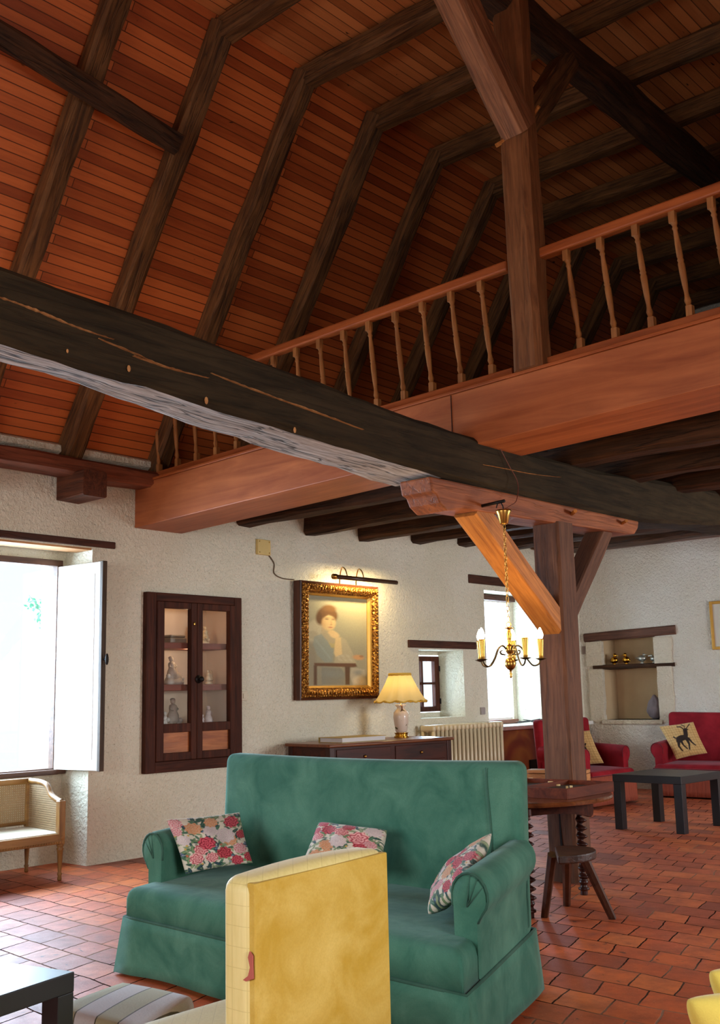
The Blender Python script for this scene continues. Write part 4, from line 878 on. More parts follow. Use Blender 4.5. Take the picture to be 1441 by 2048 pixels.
# picture on the far wall
t = thing('framed_picture', 'pale picture in a thin gold frame at the right edge of the far wall', 'picture', (-5.05, FY, 1.64)); x0, x1, z0, z1 = -5.29, -4.75, 1.64, 2.21
bm = B(); 
for q in ((x0, x0+.035, z0, z1), (x1-.035, x1, z0, z1), (x0+.035, x1-.035, z0, z0+.035), (x0+.035, x1-.035, z1-.035, z1)): box(bm, q[0], q[1], FY-.025, FY, q[2], q[3])
obj('frame', bm, plain('picture_gold', C(190, 140, 60), .4, .5), t, bevel=.005); bm = B(); box(bm, x0+.03, x1-.03, FY-.012, FY-.002, z0+.03, z1-.03); obj('print', bm, plain('pale_print', C(196, 186, 168), .7, 0, .08, 8), t)
# ------------------------------------------------------------------ upholstered seats
def bilin(c, W, D):
    BL, BR, FR, FL = [Vector((*p, 0)) for p in c]
    def f(v):
        u = v.x/W; t = -v.y/D
        p = BL*(1-u)*(1-t)+BR*u*(1-t)+FR*u*t+FL*(1-u)*t
        return Vector((p.x, p.y, v.z))
    return f
def warp(bm, f):
    for v in bm.verts: v.co = f(v.co)
    return bm
def cushion(bm, x0, x1, y0, y1, z0, z1, r, crown=.0, n=22):
    def ax(a, b_): 
        m = [0, .15, .35, .6, 1.0]; L = b_-a; k = [a+r*q for q in m]+[a+r+(L-2*r)*i/(n-8) for i in range(1, n-8)]+[b_-r*q for q in reversed(m)]
        return k
    xs_, ys_ = ax(x0, x1), ax(y0, y1)
    def h(x, y):
        d = min(x-x0, x1-x, y-y0, y1-y); e = max(0, r-d); u = (x-x0)/(x1-x0); t = (y-y0)/(y1-y0)
        return z1-r+math.sqrt(max(0, r*r-e*e))+crown*math.sin(math.pi*u)**.5*math.sin(math.pi*t)**.5*(1 if 0 < u < 1 and 0 < t < 1 else 0)
    g = [[bm.verts.new((x, y, h(x, y))) for x in xs_] for y in ys_]
    for j in range(len(ys_)-1):
        for i in range(len(xs_)-1): bm.faces.new((g[j][i], g[j][i+1], g[j+1][i+1], g[j+1][i]))
    per = [g[0][i] for i in range(len(xs_))]+[g[j][-1] for j in range(1, len(ys_))]+[g[-1][i] for i in range(len(xs_)-2, -1, -1)]+[g[j][0] for j in range(len(ys_)-2, 0, -1)]
    lo = [bm.verts.new((v.co.x, v.co.y, z0)) for v in per]; m = len(per)
    for i in range(m): bm.faces.new((per[i], lo[i], lo[(i+1) % m], per[(i+1) % m]))
    bm.faces.new(lo)
def settee(name, lab, cat, W, D, corners, zs, zp, zb, za, mat, pipe, fringe=False, front_seat=.17, bthick=.15, ascale=1.0, seam=True, wing=0):
    f = bilin(corners, W, D); c = f(Vector((W/2, -D/2, 0))); t = thing(name, lab, cat, (c.x, c.y, 0))
    # seat block
    bm = B(); cushion(bm, .008, W-.008, -D, -.06, zp-.01, zs, .05 if not fringe else .04, .018); obj('seat', warp(bm, f), mat, t, smooth=True)
    # back
    bm = B(); b2 = B(); rbox(b2, .0, W, -bthick, 0, zp-.02, zb, .045, 4)
    bmesh.ops.subdivide_edges(b2, edges=[e for e in b2.edges if e.calc_length() > .3], cuts=8, use_grid_fill=True)
    for v in b2.verts:
        k = max(0, (v.co.z-zs)/(zb-zs)); v.co.y += .05*k; u = v.co.x/W
        if wing: v.co.z += wing*(math.sin(math.pi*u)-.6)*k
        else: v.co.z -= .012*math.sin(math.pi*u)*k
    join(bm, b2); obj('backrest', warp(bm, f), mat, t, smooth=True)
    # arms: rolled profile
    yb, yf = -.07, -D+front_seat
    for side in (0, 1):
        S = lambda s: (W-s) if side else s
        r = .078*ascale; cz = za-r; cs = .032
        pr = [(0, zp-.01), (0, cz-r*1.05)]
        for k in range(13):
            a = math.radians(-150+ (k/12)*235) if 0 else math.radians(215-k/12*235)
            pr.append((cs - r*math.cos(math.radians(0))*0 + r*math.cos(a), cz + r*math.sin(a)))
        pr = [(0.0, zp-.01), (.0, cz-r*1.15)] + [(cs+r*math.cos(math.radians(g_)), cz+r*math.sin(math.radians(g_))) for g_ in range(228, -13, -20)] + [(cs+r*.96, cz-r*.55), (.105*ascale, zs-.04), (.105*ascale, zp-.01)]
        bm = B(); b2 = B(); rr = []
        st = [(yf-.0, .90), (yf+.012, .965), (yf+.03, 1.0)]+[(yf+.03+(yb-yf-.03)*k/6, 1.0) for k in range(1, 7)]
        for (yy, k) in st:
            cc = (.055*ascale, (zp+za)/2); rr.append([b2.verts.new((S(cc[0]+(p[0]-cc[0])*k), yy, cc[1]+(p[1]-cc[1])*k + (.02*(yy-yf)/(yb-yf) if p[1] > zs else 0) - (0.0))) for p in pr])
        m = len(pr)
        for a, b_ in zip(rr, rr[1:]):
            for i in range(m): b2.faces.new((a[i], a[(i+1) % m], b_[(i+1) % m], b_[i]))
        b2.faces.new(rr[0]); b2.faces.new(rr[-1]); join(bm, b2)
        arm = obj('armrest', warp(bm, f), mat, t, smooth=True)
        md = arm.modifiers.new('edge', 'EDGE_SPLIT'); md.split_angle = math.radians(50)
        bm = B(); tube(bm, [f(Vector((S(.055*ascale+(p[0]-.055*ascale)*.96), yf+.004, (zp+za)/2+(p[1]-(zp+za)/2)*.97))) for p in pr[1:-2]], .005, 5); obj('piping', bm, pipe, arm, smooth=True)
        if seam:
            bm = B(); base = Vector((S(cs+.012), yf-.004, cz-r*.5))
            for g_ in (95, 122, 150): tube(bm, [f(base), f(Vector((S(cs+r*.85*math.cos(math.radians(g_))), yf-.000, cz+r*.85*math.sin(math.radians(g_)))))], [.003, .0015], 5)
            obj('pleat', bm, pipe, arm, smooth=True)
    # seam piping and skirt
    per = []
    def seg(a, b_, n_):
        for k in range(n_): per.append((a[0]+(b_[0]-a[0])*k/n_, a[1]+(b_[1]-a[1])*k/n_, math.atan2(-(b_[0]-a[0]), (b_[1]-a[1])), min(k, n_-k)/n_*math.hypot(b_[0]-a[0], b_[1]-a[1])))
    nd = 8 if not fringe else 40
    o_ = .004; seg((-o_, -D-o_), (W+o_, -D-o_), int(W*12*nd/8)); seg((W+o_, -D-o_), (W+o_, o_), int(D*12*nd/8)); seg((W+o_, o_), (-o_, o_), int(W*12*nd/8)); seg((-o_, o_), (-o_, -D-o_), int(D*12*nd/8))
    bm = B(); tube(bm, [f(Vector((p[0], p[1], zp))) for p in per], .007, 6, True); obj('piping', bm, pipe, t, smooth=True)
    bm = B(); rows = []; nr = 5
    for k in range(nr+1):
        q = k/nr; row_ = []
        for i, (x, y, a, dc) in enumerate(per):
            nx2, ny2 = 0, 0
            # outward direction from the centre line of each side
            ox = -1 if x <= 0 else (1 if x >= W else 0); oy = -1 if y <= -D else (1 if y >= 0 else 0)
            if fringe: fl = .004+.012*q+.004*math.sin(i*2.2)*q
            else: fl = .006+q*(.012+.014*math.exp(-(dc/.16)**2)+.007*math.sin(x*9+y*11))
            row_.append(bm.verts.new((x+ox*fl, y+oy*fl, zp-(zp-.022)*q - (0 if fringe else .012*q*math.exp(-(dc/.2)**2)))))
        rows.append(row_)
    m = len(per)
    for a, b_ in zip(rows, rows[1:]):
        for i in range(m): bm.faces.new((a[i], a[(i+1) % m], b_[(i+1) % m], b_[i]))
    sk = obj('skirt', warp(bm, f), mat if not fringe else fringe, t, smooth=True); s_ = sk.modifiers.new('thick', 'SOLIDIFY'); s_.thickness = .004
    for (x, y) in ((.12, -D+.1), (W-.12, -D+.1), (.12, -.1), (W-.12, -.1)):
        bm = B(); box(bm, x-.025, x+.025, y-.025, y+.025, 0, zp); obj('foot', warp(bm, f), DARKZ, t)
    return t, f
GREEN = velvet('green_velvet', C(58, 108, 90), C(92, 140, 118), .12, (.8, 1, .95))
GPIPE = velvet('green_piping', C(48, 84, 70), C(72, 108, 92), .1, (.8, 1, .95))
sofa, fs = settee('sofa', 'green velvet high-backed settee with floral cushions in the middle of the room', 'sofa', 1.85, .95, [(-4.40, 3.99), (-2.55, 3.97), (-2.20, 3.00), (-4.20, 3.14)], .375, .245, .925, .60, GREEN, GPIPE, front_seat=.17)
bm = B(); W_ = 1.85
tube(bm, [fs(Vector((W_-.16+.012*math.sin(k), -.158+.05*max(0, (z-.375)/.55), z))) for k, z in enumerate([.42, .52, .62, .72, .82, .90])], .003, 5); obj('seam', bm, GPIPE, sofa)
RED = velvet('red_velvet', C(124, 18, 28), C(156, 32, 42), .08, (1, .7, .8)); RPIPE = velvet('red_piping', C(88, 20, 28), C(120, 36, 44), .3, (1, .8, .8))
def fringe_mat(name, c1, c2):
    t = NT(name); n = t.noise(t.coord((160, 160, 2)), 1, 3); t.col(t.mix(n, c1, c2)); t.set(Roughness=.8); t.bump(n, .5, .006); return t.m
RFR = fringe_mat('russet_fringe', C(92, 34, 20), C(168, 76, 46))
settee('settee', 'dark red velvet settee against the far wall, right of the niche', 'sofa', 1.8, .78, [(-5.86, 12.34), (-4.06, 12.34), (-3.98, 11.56), (-5.72, 11.54)], .36, .315, .925, .60, RED, RPIPE, fringe=RFR, front_seat=.05, seam=False)
settee('armchair', 'dark red velvet armchair half hidden behind the big oak post', 'chair', .86, .86, [(-6.44, 10.22), (-6.40, 11.24), (-5.68, 11.0), (-5.72, 10.14)], .36, .315, .90, .60, RED, RPIPE, fringe=RFR, front_seat=.10, seam=False)
# ------------------------------------------------------------------ cushions
def floral(n_, seed):
    r = np.random.RandomState(seed); U, V = np.meshgrid(np.linspace(0, 1, n_), np.linspace(0, 1, n_))
    c = np.tile(np.array(C(214, 204, 184)), (n_, n_, 1)).astype(float)
    greens = [(38, 72, 58), (62, 98, 74), (98, 124, 84), (30, 60, 66), (126, 140, 100)]
    for k in range(260):
        cx, cy, a = r.rand(), r.rand(), r.rand()*6.3; g = greens[r.randint(5)]; L = .03+.045*r.rand()
        d = ell(U, V, cx, cy, L, L*.36, a); c = lay(c, sst(d, .003), C(*g)); c = lay(c, sst(ell(U, V, cx, cy, L*.8, L*.05, a), .003), C(*[min(255, q+50) for q in g]))
    for k in range(40):
        cx, cy = r.rand(2); d = ell(U, V, cx, cy, .016, .016); th = np.arctan2(V-cy, U-cx); d = d+.004*np.cos(5*th)
        c = lay(c, sst(d, .003), C(*[(70, 96, 150), (196, 150, 70), (94, 118, 168), (170, 60, 66)][r.randint(4)])); c = lay(c, sst(ell(U, V, cx, cy, .005, .005), .002), C(230, 200, 90))
    pal = [((150, 34, 52), (214, 92, 104)), ((226, 214, 206), (196, 176, 176)), ((190, 70, 84), (236, 178, 172)), ((222, 178, 140), (196, 128, 84)), ((140, 28, 44), (206, 84, 92)), ((232, 196, 190), (186, 92, 104))]
    pos = [(.5, .70, .1), (.28, .38, .1), (.74, .46, .10), (.95, .14, .09), (.06, .74, .08), (.42, .50, .12), (.68, .62, .14), (.18, .22, .10), (.30, .80, .11), (.60, .26, .11), (.84, .28, .10), (.85, .86, .11), (.12, .56, .09), (.40, .20, .09), (.55, .88, .09), (.92, .56, .08), (.08, .92, .09), (.75, .08, .09)]
    for i, (cx, cy, R_) in enumerate(pos):
        cx += .05*(r.rand()-.5)+(.0 if seed == 1 else .1*(r.rand()-.5)); cy += .06*(r.rand()-.5); a, b_ = pal[(i+seed) % 6]; th = np.arctan2(V-cy, U-cx); rr = np.hypot(U-cx, V-cy)/R_; ph = r.rand()*6
        d = (rr*(1+.09*np.cos(9*th+ph))-1)*R_; pet = .5+.5*np.sin(rr*15+2.2*np.cos(5*th+ph+rr*3)); m = sst(d, .004)
        cc = np.array(C(*a))*(1-pet[..., None])+np.array(C(*b_))*pet[..., None]; out = np.clip((pet-.0)*8, 0, 1)[..., None]; cc = cc*(.55+.45*out)
        c = c*(1-m[..., None])+cc*m[..., None]
    return c
def deer(n_, flip):
    U, V = np.meshgrid(np.linspace(0, 1, n_), np.linspace(0, 1, n_)); c = np.tile(np.array(C(206, 166, 106)), (n_, n_, 1)).astype(float)
    ln = np.minimum(np.abs((U*13) % 1-.5), np.abs((V*13) % 1-.5)); c = lay(c, np.clip((.10-ln)/.04, 0, 1)*.65, C(142, 104, 60)); c = lay(c, ((((U*13).astype(int)+(V*13).astype(int)) % 3) == 0)*.25, C(176, 128, 72))
    if flip: U = 1-U
    D = C(42, 28, 22)
    for P in ([(.26, .42), (.30, .56), (.46, .60), (.62, .62), (.68, .56), (.66, .44), (.52, .44), (.36, .40)], [(.60, .50), (.70, .58), (.74, .74), (.80, .76), (.70, .82), (.62, .78), (.58, .62)], [(.30, .48), (.24, .30), (.30, .14), (.34, .14), (.31, .30), (.40, .44)], [(.36, .46), (.40, .30), (.48, .16), (.51, .18), (.45, .32), (.46, .46)], [(.56, .48), (.58, .30), (.52, .14), (.56, .13), (.64, .30), (.66, .48)], [(.62, .50), (.70, .32), (.78, .22), (.80, .25), (.74, .36), (.70, .52)], [(.66, .80), (.60, .90), (.48, .92), (.48, .88), (.58, .86), (.63, .78)], [(.69, .80), (.72, .90), (.62, .97), (.61, .94), (.69, .88), (.67, .80)], [(.72, .80), (.80, .88), (.86, .95), (.88, .92), (.80, .84), (.74, .78)], [(.27, .52), (.22, .60), (.26, .62), (.31, .56)]):
        c = lay(c, sst(inpoly(U, V, P), .005), D)
    return c
def pillow(name, lab, cat, p, T, cols, mat, n_=120, group=None, rc=.03):
    """p = bottom-left, bottom-right, top-left, top-right corners of the front"""
    p00, p10, p01, p11 = [Vector(q) for q in p]; nrm = (p10-p00).cross(p01-p00).normalized()
    t = thing(name, lab, cat, (p00+p10)/2, group); bm = B(); F_, K_ = [], []
    for s, G in ((1, F_), (-1, K_)):
        for j in range(n_):
            row_ = []
            for i in range(n_):
                u, v = i/(n_-1), j/(n_-1)
                if s < 0 and (i in (0, n_-1) or j in (0, n_-1)): row_.append(F_[j][i]); continue
                a, b_ = 2*u-1, 2*v-1; uu = .5+.5*a*(1-.07*(1-b_*b_)); vv = .5+.5*b_*(1-.07*(1-a*a)); rk = 1-rc*(a*a*b_*b_)**2; uu = .5+(uu-.5)*rk; vv = .5+(vv-.5)*rk
                q = (p00*(1-uu)+p10*uu)*(1-vv)+(p01*(1-uu)+p11*uu)*vv
                h = T*(max(0, (1-a*a)*(1-b_*b_)))**.42; h += .006*noise.noise(Vector((u*5, v*5, T*90)))*(h/T)*2
                row_.append(bm.verts.new(q+nrm*s*h))
            G.append(row_)
        for j in range(n_-1):
            for i in range(n_-1):
                q = (G[j][i], G[j][i+1], G[j+1][i+1], G[j+1][i]); bm.faces.new(q if s > 0 else tuple(reversed(q)))
    idx = {}
    full = np.zeros((len(bm.verts), 3)); bm.verts.index_update()
    for G in (F_, K_):
        for j in range(n_):
            for i in range(n_): full[G[j][i].index] = cols[j, i]
    o = obj('cover', bm, mat, t, smooth=True); setcol(o, full)
    bm = B()
    bm.free(); return t
FABF = vcol('floral_tapestry', .85, .2); FABD = vcol('deer_tapestry', .9, .2)
pillow('floral_cushion', 'floral tapestry cushion leaning in the left corner of the green sofa', 'cushion', (at(370, 1750, 'y', 3.37), at(508, 1727, 'y', 3.66), at(330, 1638, 'y', 3.31), at(481, 1623, 'y', 3.74)), .055, floral(150, 1), FABF, 150, 'floral cushions')
pillow('floral_cushion', 'floral tapestry cushion against the sofa back, partly behind the yellow chair', 'cushion', (at(598, 1738, 'y', 3.55), at(765, 1752, 'y', 3.60), at(637, 1643, 'y', 3.74), at(777, 1660, 'y', 3.75)), .05, floral(130, 2), FABF, 130, 'floral cushions')
pillow('floral_cushion', 'floral tapestry cushion seen edge-on against the right arm of the green sofa', 'cushion', (at(876, 1758, 'y', 3.72), at(856, 1830, 'y', 3.30), at(986, 1664, 'y', 3.72), at(935, 1775, 'y', 3.28)), .05, floral(130, 4)[:, ::-1], FABF, 130, 'floral cushions')
pillow('deer_cushion', 'checked tan cushion with a dark deer on the red settee', 'cushion', (at(1353, 1520, 'y', 11.75), at(1417, 1507, 'y', 11.85), at(1318, 1452, 'y', 11.88), at(1388, 1443, 'y', 11.98)), .05, deer(110, False), FABD, 110, 'deer cushions')
pillow('deer_cushion', 'checked tan deer cushion on the red armchair, half hidden by the post', 'cushion', (at(1132, 1538, 'y', 10.75), at(1210, 1527, 'y', 10.85), at(1120, 1462, 'y', 10.85), at(1180, 1460, 'y', 10.98)), .05, deer(110, True), FABD, 110, 'deer cushions')
# ------------------------------------------------------------------ caned bench
GW = wood('gilt_beech', C(104, 68, 28), C(170, 124, 62), 'y', .45, 1, 0, .4, .4)
GWZ = wood('gilt_beech_z', C(100, 64, 26), C(166, 120, 60), 'z', .45, 1, 0, .4, .4)
def cane(name, ax1, ax2, c, step=.016):
    t = NT(name); tc = t.new('ShaderNodeTexCoord'); s = t.new('ShaderNodeSeparateXYZ'); t.lk(tc.outputs['Object'], s.inputs[0])
    def tri(o_): return t.math('ABSOLUTE', t.math('SUBTRACT', t.math('FRACT', t.math('MULTIPLY', o_, 1/step)), .5))
    a = tri(s.outputs[ax1]); b_ = tri(s.outputs[ax2]); hole = t.math('MULTIPLY', t.math('LESS_THAN', a, .27), t.math('LESS_THAN', b_, .27))
    t.col(c); t.set(Roughness=.6); t.lk(t.math('SUBTRACT', 1.0, hole), t.b.inputs['Alpha']); return t.m
bn = thing('caned_bench', 'gilded neoclassical bench with caned back and arms below the left window', 'bench', (-6.9, 3.8, 0))
bx0, bx1, by0, by1 = -7.22, -6.64, 2.95, 4.44
SK = .12       # the end of the bench leans back a little
bm = B()
rbox(bm, bx1-.05, bx1, by0, by1, .245, .315, .006, 2); rbox(bm, bx0, bx0+.045, by0, by1+.08, .245, .315, .006, 2); obj('seat_rail', bm, GW, bn)
bm = B(); hexa(bm, [(bx0, by1+.03, .25), (bx1, by1-.045, .25), (bx1, by1, .25), (bx0, by1+.08, .25), (bx0, by1+.03, .315), (bx1, by1-.045, .315), (bx1, by1, .315), (bx0, by1+.08, .315)]); box(bm, bx0, bx1, by0, by0+.045, .25, .315); obj('seat_rail', bm, GWZ, bn)
bm = B()
for k in range(72): ball(bm, (bx1+.002, by0+.02+k*.0205, .258), .007, (1, 1, 1), 6)
obj('bead_moulding', bm, GW, bn)
bm = B(); hexa(bm, [(bx0+.02, by0+.02, .309), (bx1-.02, by0+.02, .309), (bx1-.02, by1-.02, .309), (bx0+.02, by1+.05, .309), (bx0+.02, by0+.02, .32), (bx1-.02, by0+.02, .32), (bx1-.02, by1-.02, .32), (bx0+.02, by1+.05, .32)])
obj('caned_seat', bm, plain('pale_cane', C(206, 194, 170), .6, 0, .12, 160, .3), bn)
bm = B(); rbox(bm, bx0, bx0+.04, by0, by1+.08, .625, .665, .008, 2); rbox(bm, bx0+.002, bx0+.035, by0, by1+.08, .335, .36, .006, 2); rbox(bm, bx0+.002, bx0+.036, by1+.035, by1+.08, .32, .64, .006, 2); obj('back_frame', bm, GW, bn)
bm = B(); box(bm, bx0+.014, bx0+.020, by0, by1+.05, .35, .635); obj('caned_back', bm, cane('cane_back', 1, 2, C(170, 140, 98)), bn)
def yl(x): return by1+.08+(x-bx0)/(bx1-bx0)*(-.08)
ap = spl([(bx0+.02, yl(bx0)-.02, .645), (bx0+.22, yl(bx0+.22)-.02, .645), (bx0+.33, yl(bx0+.33)-.02, .625), (bx0+.40, yl(bx0+.4)-.02, .565), (bx0+.50, yl(bx0+.5)-.02, .535), (bx1-.015, by1-.02, .525)], 6)
for sgn, dy in ((1, 0), (0, -(by1-by0)+.03)):
    bm = B(); tube(bm, [p+Vector((0, dy, 0)) for p in ap], .020, 8); obj('arm_rail', bm, GW, bn, smooth=True)
    bm = B(); lo = []; hi = []
    for p in ap[1:-1]: lo.append(bm.verts.new((p.x, p.y+dy, .32))); hi.append(bm.verts.new((p.x, p.y+dy, p.z-.01)))
    for i in range(len(lo)-1): bm.faces.new((lo[i], lo[i+1], hi[i+1], hi[i]))
    o = obj('caned_arm', bm, cane('cane_arm', 0, 2, C(150, 124, 90), .015), bn); sm = o.modifiers.new('thick', 'SOLIDIFY'); sm.thickness = .005
    bm = B(); rbox(bm, bx1-.045, bx1+.004, by1-.046+dy, by1+.004+dy, .24, .535, .006, 2); ball(bm, (bx1+.004, by1-.02+dy, .285), .016, (.3, 1, 1)); obj('arm_post', bm, GWZ, bn)
lp = [(.012, 0), (.016, .012), (.012, .03), (.018, .045), (.013, .055), (.0125, .06), (.021, .20), (.026, .212), (.018, .222), (.026, .232), (.024, .245)]
for (x, y) in ((bx1-.02, by1-.02), (bx0+.025, by1+.055), (bx1-.02, by0+.03), (bx0+.025, by0+.03)):
    bm = B(); lathe(bm, lp, 16, Matrix.Translation((x, y, 0)), fl=lambda k, a: 1-.07*abs(math.sin(4*a))); obj('leg', bm, GWZ, bn, smooth=True)
# ------------------------------------------------------------------ low tables
BT = plain('black_lacquer', C(18, 18, 23), .36, 0, .1, 30); BT.node_tree.nodes['Principled BSDF'].inputs['Specular IOR Level'].default_value = .45
def low_table(lab, M, sx, sy, h, lw, th):
    t = thing('side_table', lab, 'table', mat=M, group='plain square side tables')
    bm = B(); box(bm, -sx/2, sx/2, -sy/2, sy/2, h-th, h, M); obj('tabletop', bm, BT, t, bevel=.003)
    for sx_ in (-1, 1):
        for sy_ in (-1, 1):
            bm = B(); x = sx_*(sx/2-lw/2-.001); y = sy_*(sy/2-lw/2-.001); box(bm, x-lw/2, x+lw/2, y-lw/2, y+lw/2, 0, h-th, M); obj('leg', bm, BT, t, bevel=.002)
low_table('matt black square side table on the tiles in front of the red settee', Matrix.Translation((-4.42, 9.16, 0)) @ Matrix.Rotation(math.radians(-3), 4, 'Z'), .66, .74, .47, .075, .065)
low_table('dark side table in the lower left corner, its top glaring in the window light', Matrix.Translation((-2.79, 1.91, 0)) @ Matrix.Rotation(math.radians(12), 4, 'Z') @ Matrix.Translation((-.30, -.30, 0)), .60, .60, .45, .062, .055)
# footstool
ft = thing('footstool', 'low footstool upholstered in green and grey stripes with brass nails', 'stool', (-3.0, 2.3, 0))
fc = [(-3.26, 2.43), (-2.91, 2.46), (-2.70, 2.10), (-3.18, 2.08)]; ff = bilin([fc[0], fc[1], fc[2], fc[3]], 1, 1)
def stripe():
    t = NT('striped_cover'); tc = t.new('ShaderNodeTexCoord'); s = t.new('ShaderNodeSeparateXYZ'); t.lk(tc.outputs['Object'], s.inputs[0])
    v = t.math('ADD', s.outputs[0], t.math('MULTIPLY', s.outputs[1], .42)); fr_ = t.math('FRACT', t.math('ADD', t.math('MULTIPLY', v, 1/.21), .18)); n = t.noise(tc.outputs['Object'], 130, 3)
    c = t.mix(t.math('GREATER_THAN', fr_, .5), C(196, 198, 158), C(226, 228, 228)); e = t.math('LESS_THAN', t.math('ABSOLUTE', t.math('SUBTRACT', t.math('FRACT', t.math('MULTIPLY', fr_, 2.0)), .5)), .47)
    c = t.mix(e, C(84, 86, 70), c); t.col(t.mix(t.math('MULTIPLY', n, .2), c, C(130, 130, 110))); t.set(Roughness=.9, Sheen_Weight=.2); t.bump(n, .3, .004); return t.m
bm = B(); cushion(bm, 0, 1, -1, 0, .14, .25, .06, .012, 18); 
for v in bm.verts:
    pass
obj('cushion', warp(bm, ff), stripe(), ft, smooth=True)
bm = B(); box(bm, .02, .98, -.98, -.02, .115, .145); obj('frame', warp(bm, ff), DARKX, ft, bevel=.004)
bm = B()
for k in range(26):
    for (a, b_) in (((k/25), -1.0), (1.0, -k/25)): ball(bm, ff(Vector((a, b_, 0)))+Vector((0, 0, .152)), .007, (1, 1, 1), 6)
obj('brass_nails', bm, BRASS, ft, smooth=True)
for (x, y) in ((.08, -.08), (.92, -.08), (.08, -.92), (.92, -.92)):
    bm = B(); p = ff(Vector((x, y, 0))); lathe(bm, [(.012, 0), (.02, .05), (.022, .118)], 12, Matrix.Translation((p.x, p.y, 0))); obj('leg', bm, DARKZ, ft, smooth=True)
# ------------------------------------------------------------------ yellow chair (back view) and yellow armchair at the corner
YV = velvet('yellow_velvet', C(190, 154, 56), C(218, 190, 104), .08, (1, .95, .7))
def silk():
    t = NT('pale_yellow_silk'); tc = t.new('ShaderNodeTexCoord'); s = t.new('ShaderNodeSeparateXYZ'); t.lk(tc.outputs['Object'], s.inputs[0])
    f1 = t.math('LESS_THAN', t.math('FRACT', t.math('MULTIPLY', s.outputs[2], 1/.05)), .04); f2 = t.math('LESS_THAN', t.math('FRACT', t.math('MULTIPLY', t.math('ADD', s.outputs[0], s.outputs[1]), 1/.055)), .05)
    n = t.noise(t.coord((30, 30, 4)), 3, 3); c = t.mix(n, C(206, 188, 112), C(226, 210, 142)); c = t.mix(t.math('MULTIPLY', t.math('MAXIMUM', f1, f2), .35), c, C(170, 150, 80)); t.col(c); t.set(Roughness=.5, Sheen_Weight=.2); t.bump(n, .2, .003); return t.m
SILK = silk()
yc = thing('slipper_chair', 'low armless chair seen from behind, yellow velvet back and pale silk sides', 'chair', (-2.3, 2.2, 0))
YX, yy0, yy1 = -2.055, 1.925, 2.455
bm = B(); b2 = B(); rbox(b2, YX-.125, YX-.004, yy0, yy1, .26, .765, .035, 4)
bmesh.ops.subdivide_edges(b2, edges=[e for e in b2.edges if e.calc_length() > .25], cuts=6, use_grid_fill=True)
for v in b2.verts: v.co.z += (.012*math.sin((v.co.y-yy0)/(yy1-yy0)*math.pi)+.016*(v.co.y-yy0)/(yy1-yy0)) if v.co.z > .6 else 0
join(bm, b2); obj('backrest', bm, SILK, yc, smooth=True)
bm = B(); hexa(bm, [(YX-.03, yy0+.006, .27), (YX, yy0+.006, .27), (YX, yy1-.006, .27), (YX-.03, yy1-.006, .27), (YX-.03, yy0+.006, .757), (YX, yy0+.006, .757), (YX, yy1-.006, .772), (YX-.03, yy1-.006, .772)]); obj('back_panel', bm, YV, yc, bevel=.004)['label'] = 'deep yellow velvet back panel'
bm = B(); cushion(bm, YX-.62, YX-.09, yy0-.0, yy1+.0, .17, .30, .035, .006); obj('seat', bm, SILK, yc, smooth=True)
bm = B(); p = [at(x, y, 'y', yy0-.001) for x, y in ((499, 1903), (505, 1912), (505, 1930), (506, 1958), (492, 1963), (486, 1960), (496, 1952), (500, 1935), (496, 1915))]
v_ = [bm.verts.new(q) for q in p]; fce = bm.faces.new(v_); ex = bmesh.ops.extrude_face_region(bm, geom=[fce])
for q in ex['geom']:
    if isinstance(q, bmesh.types.BMVert): q.co.y += .004
obj('embroidery', bm, plain('red_thread', C(168, 84, 70), .8), yc)['label'] = 'reddish embroidered motif'
bm = B(); box(bm, YX-.60, YX-.02, yy0+.02, yy1-.02, .12, .19); obj('frame', bm, DARKX, yc)
for (x, y) in ((YX-.03, yy0+.04), (YX-.03, yy1-.04), (YX-.57, yy0+.04), (YX-.57, yy1-.04)):
    bm = B(); lathe(bm, [(.012, 0), (.02, .12)], 10, Matrix.Translation((x, y, 0))); obj('leg', bm, DARKZ, yc, smooth=True)
YC = thing('slipper_chair', 'second low yellow chair almost wholly beyond the lower right corner', 'chair', (-.70, 2.2, 0))
rgt = Vector((math.cos(YAW), math.sin(YAW), 0)); bck = Vector((-math.sin(YAW), math.cos(YAW), 0))
c1 = at(1352, 1988, 'z', .60); c2 = at(1400, 1934, 'z', .58); O_ = c1 + rgt*.09; O_.z = 0
MY = frame_of(O_, rgt, bck, Vector((0, 0, 1)))
bm = B(); b2 = B(); cushion(b2, 0, .60, -.12, .42, .17, .33, .035, .006); join(bm, b2, MY); obj('seat', bm, YV, YC, smooth=True)
bm = B(); box(bm, .03, .57, -.10, .40, .12, .18, MY); obj('frame', bm, DARKX, YC)
bm = B(); rbox(bm, .60, .72, -.12, .42, .2, .72, .035, 3, MY); obj('backrest', bm, YV, YC, smooth=True)
for (x, y) in ((.05, -.08), (.55, -.08), (.05, .38), (.55, .38)):
    bm = B(); lathe(bm, [(.014, 0), (.02, .13)], 10, MY @ Matrix.Translation((x, y, 0))); obj('leg', bm, DARKZ, YC, smooth=True)
ycol = np.tile(np.array(C(208, 186, 84)), (60, 60, 1)).astype(float)
FABY = vcol('yellow_cushion_cloth', .85, .2)
def ypil(c, lab):
    lo = c-Vector((0, 0, c.z-.345))+rgt*.07
    pillow('yellow_cushion', lab, 'cushion', (lo, lo+rgt*.34+bck*.05, c, c+rgt*.44+bck*.03+Vector((0, 0, .02))), .07, ycol, FABY, 60, 'yellow cushions', .10)
ypil(c1, 'nearer of two yellow cushions whose corners show at the lower right'); ypil(c2, 'farther, higher yellow cushion corner at the lower right edge')
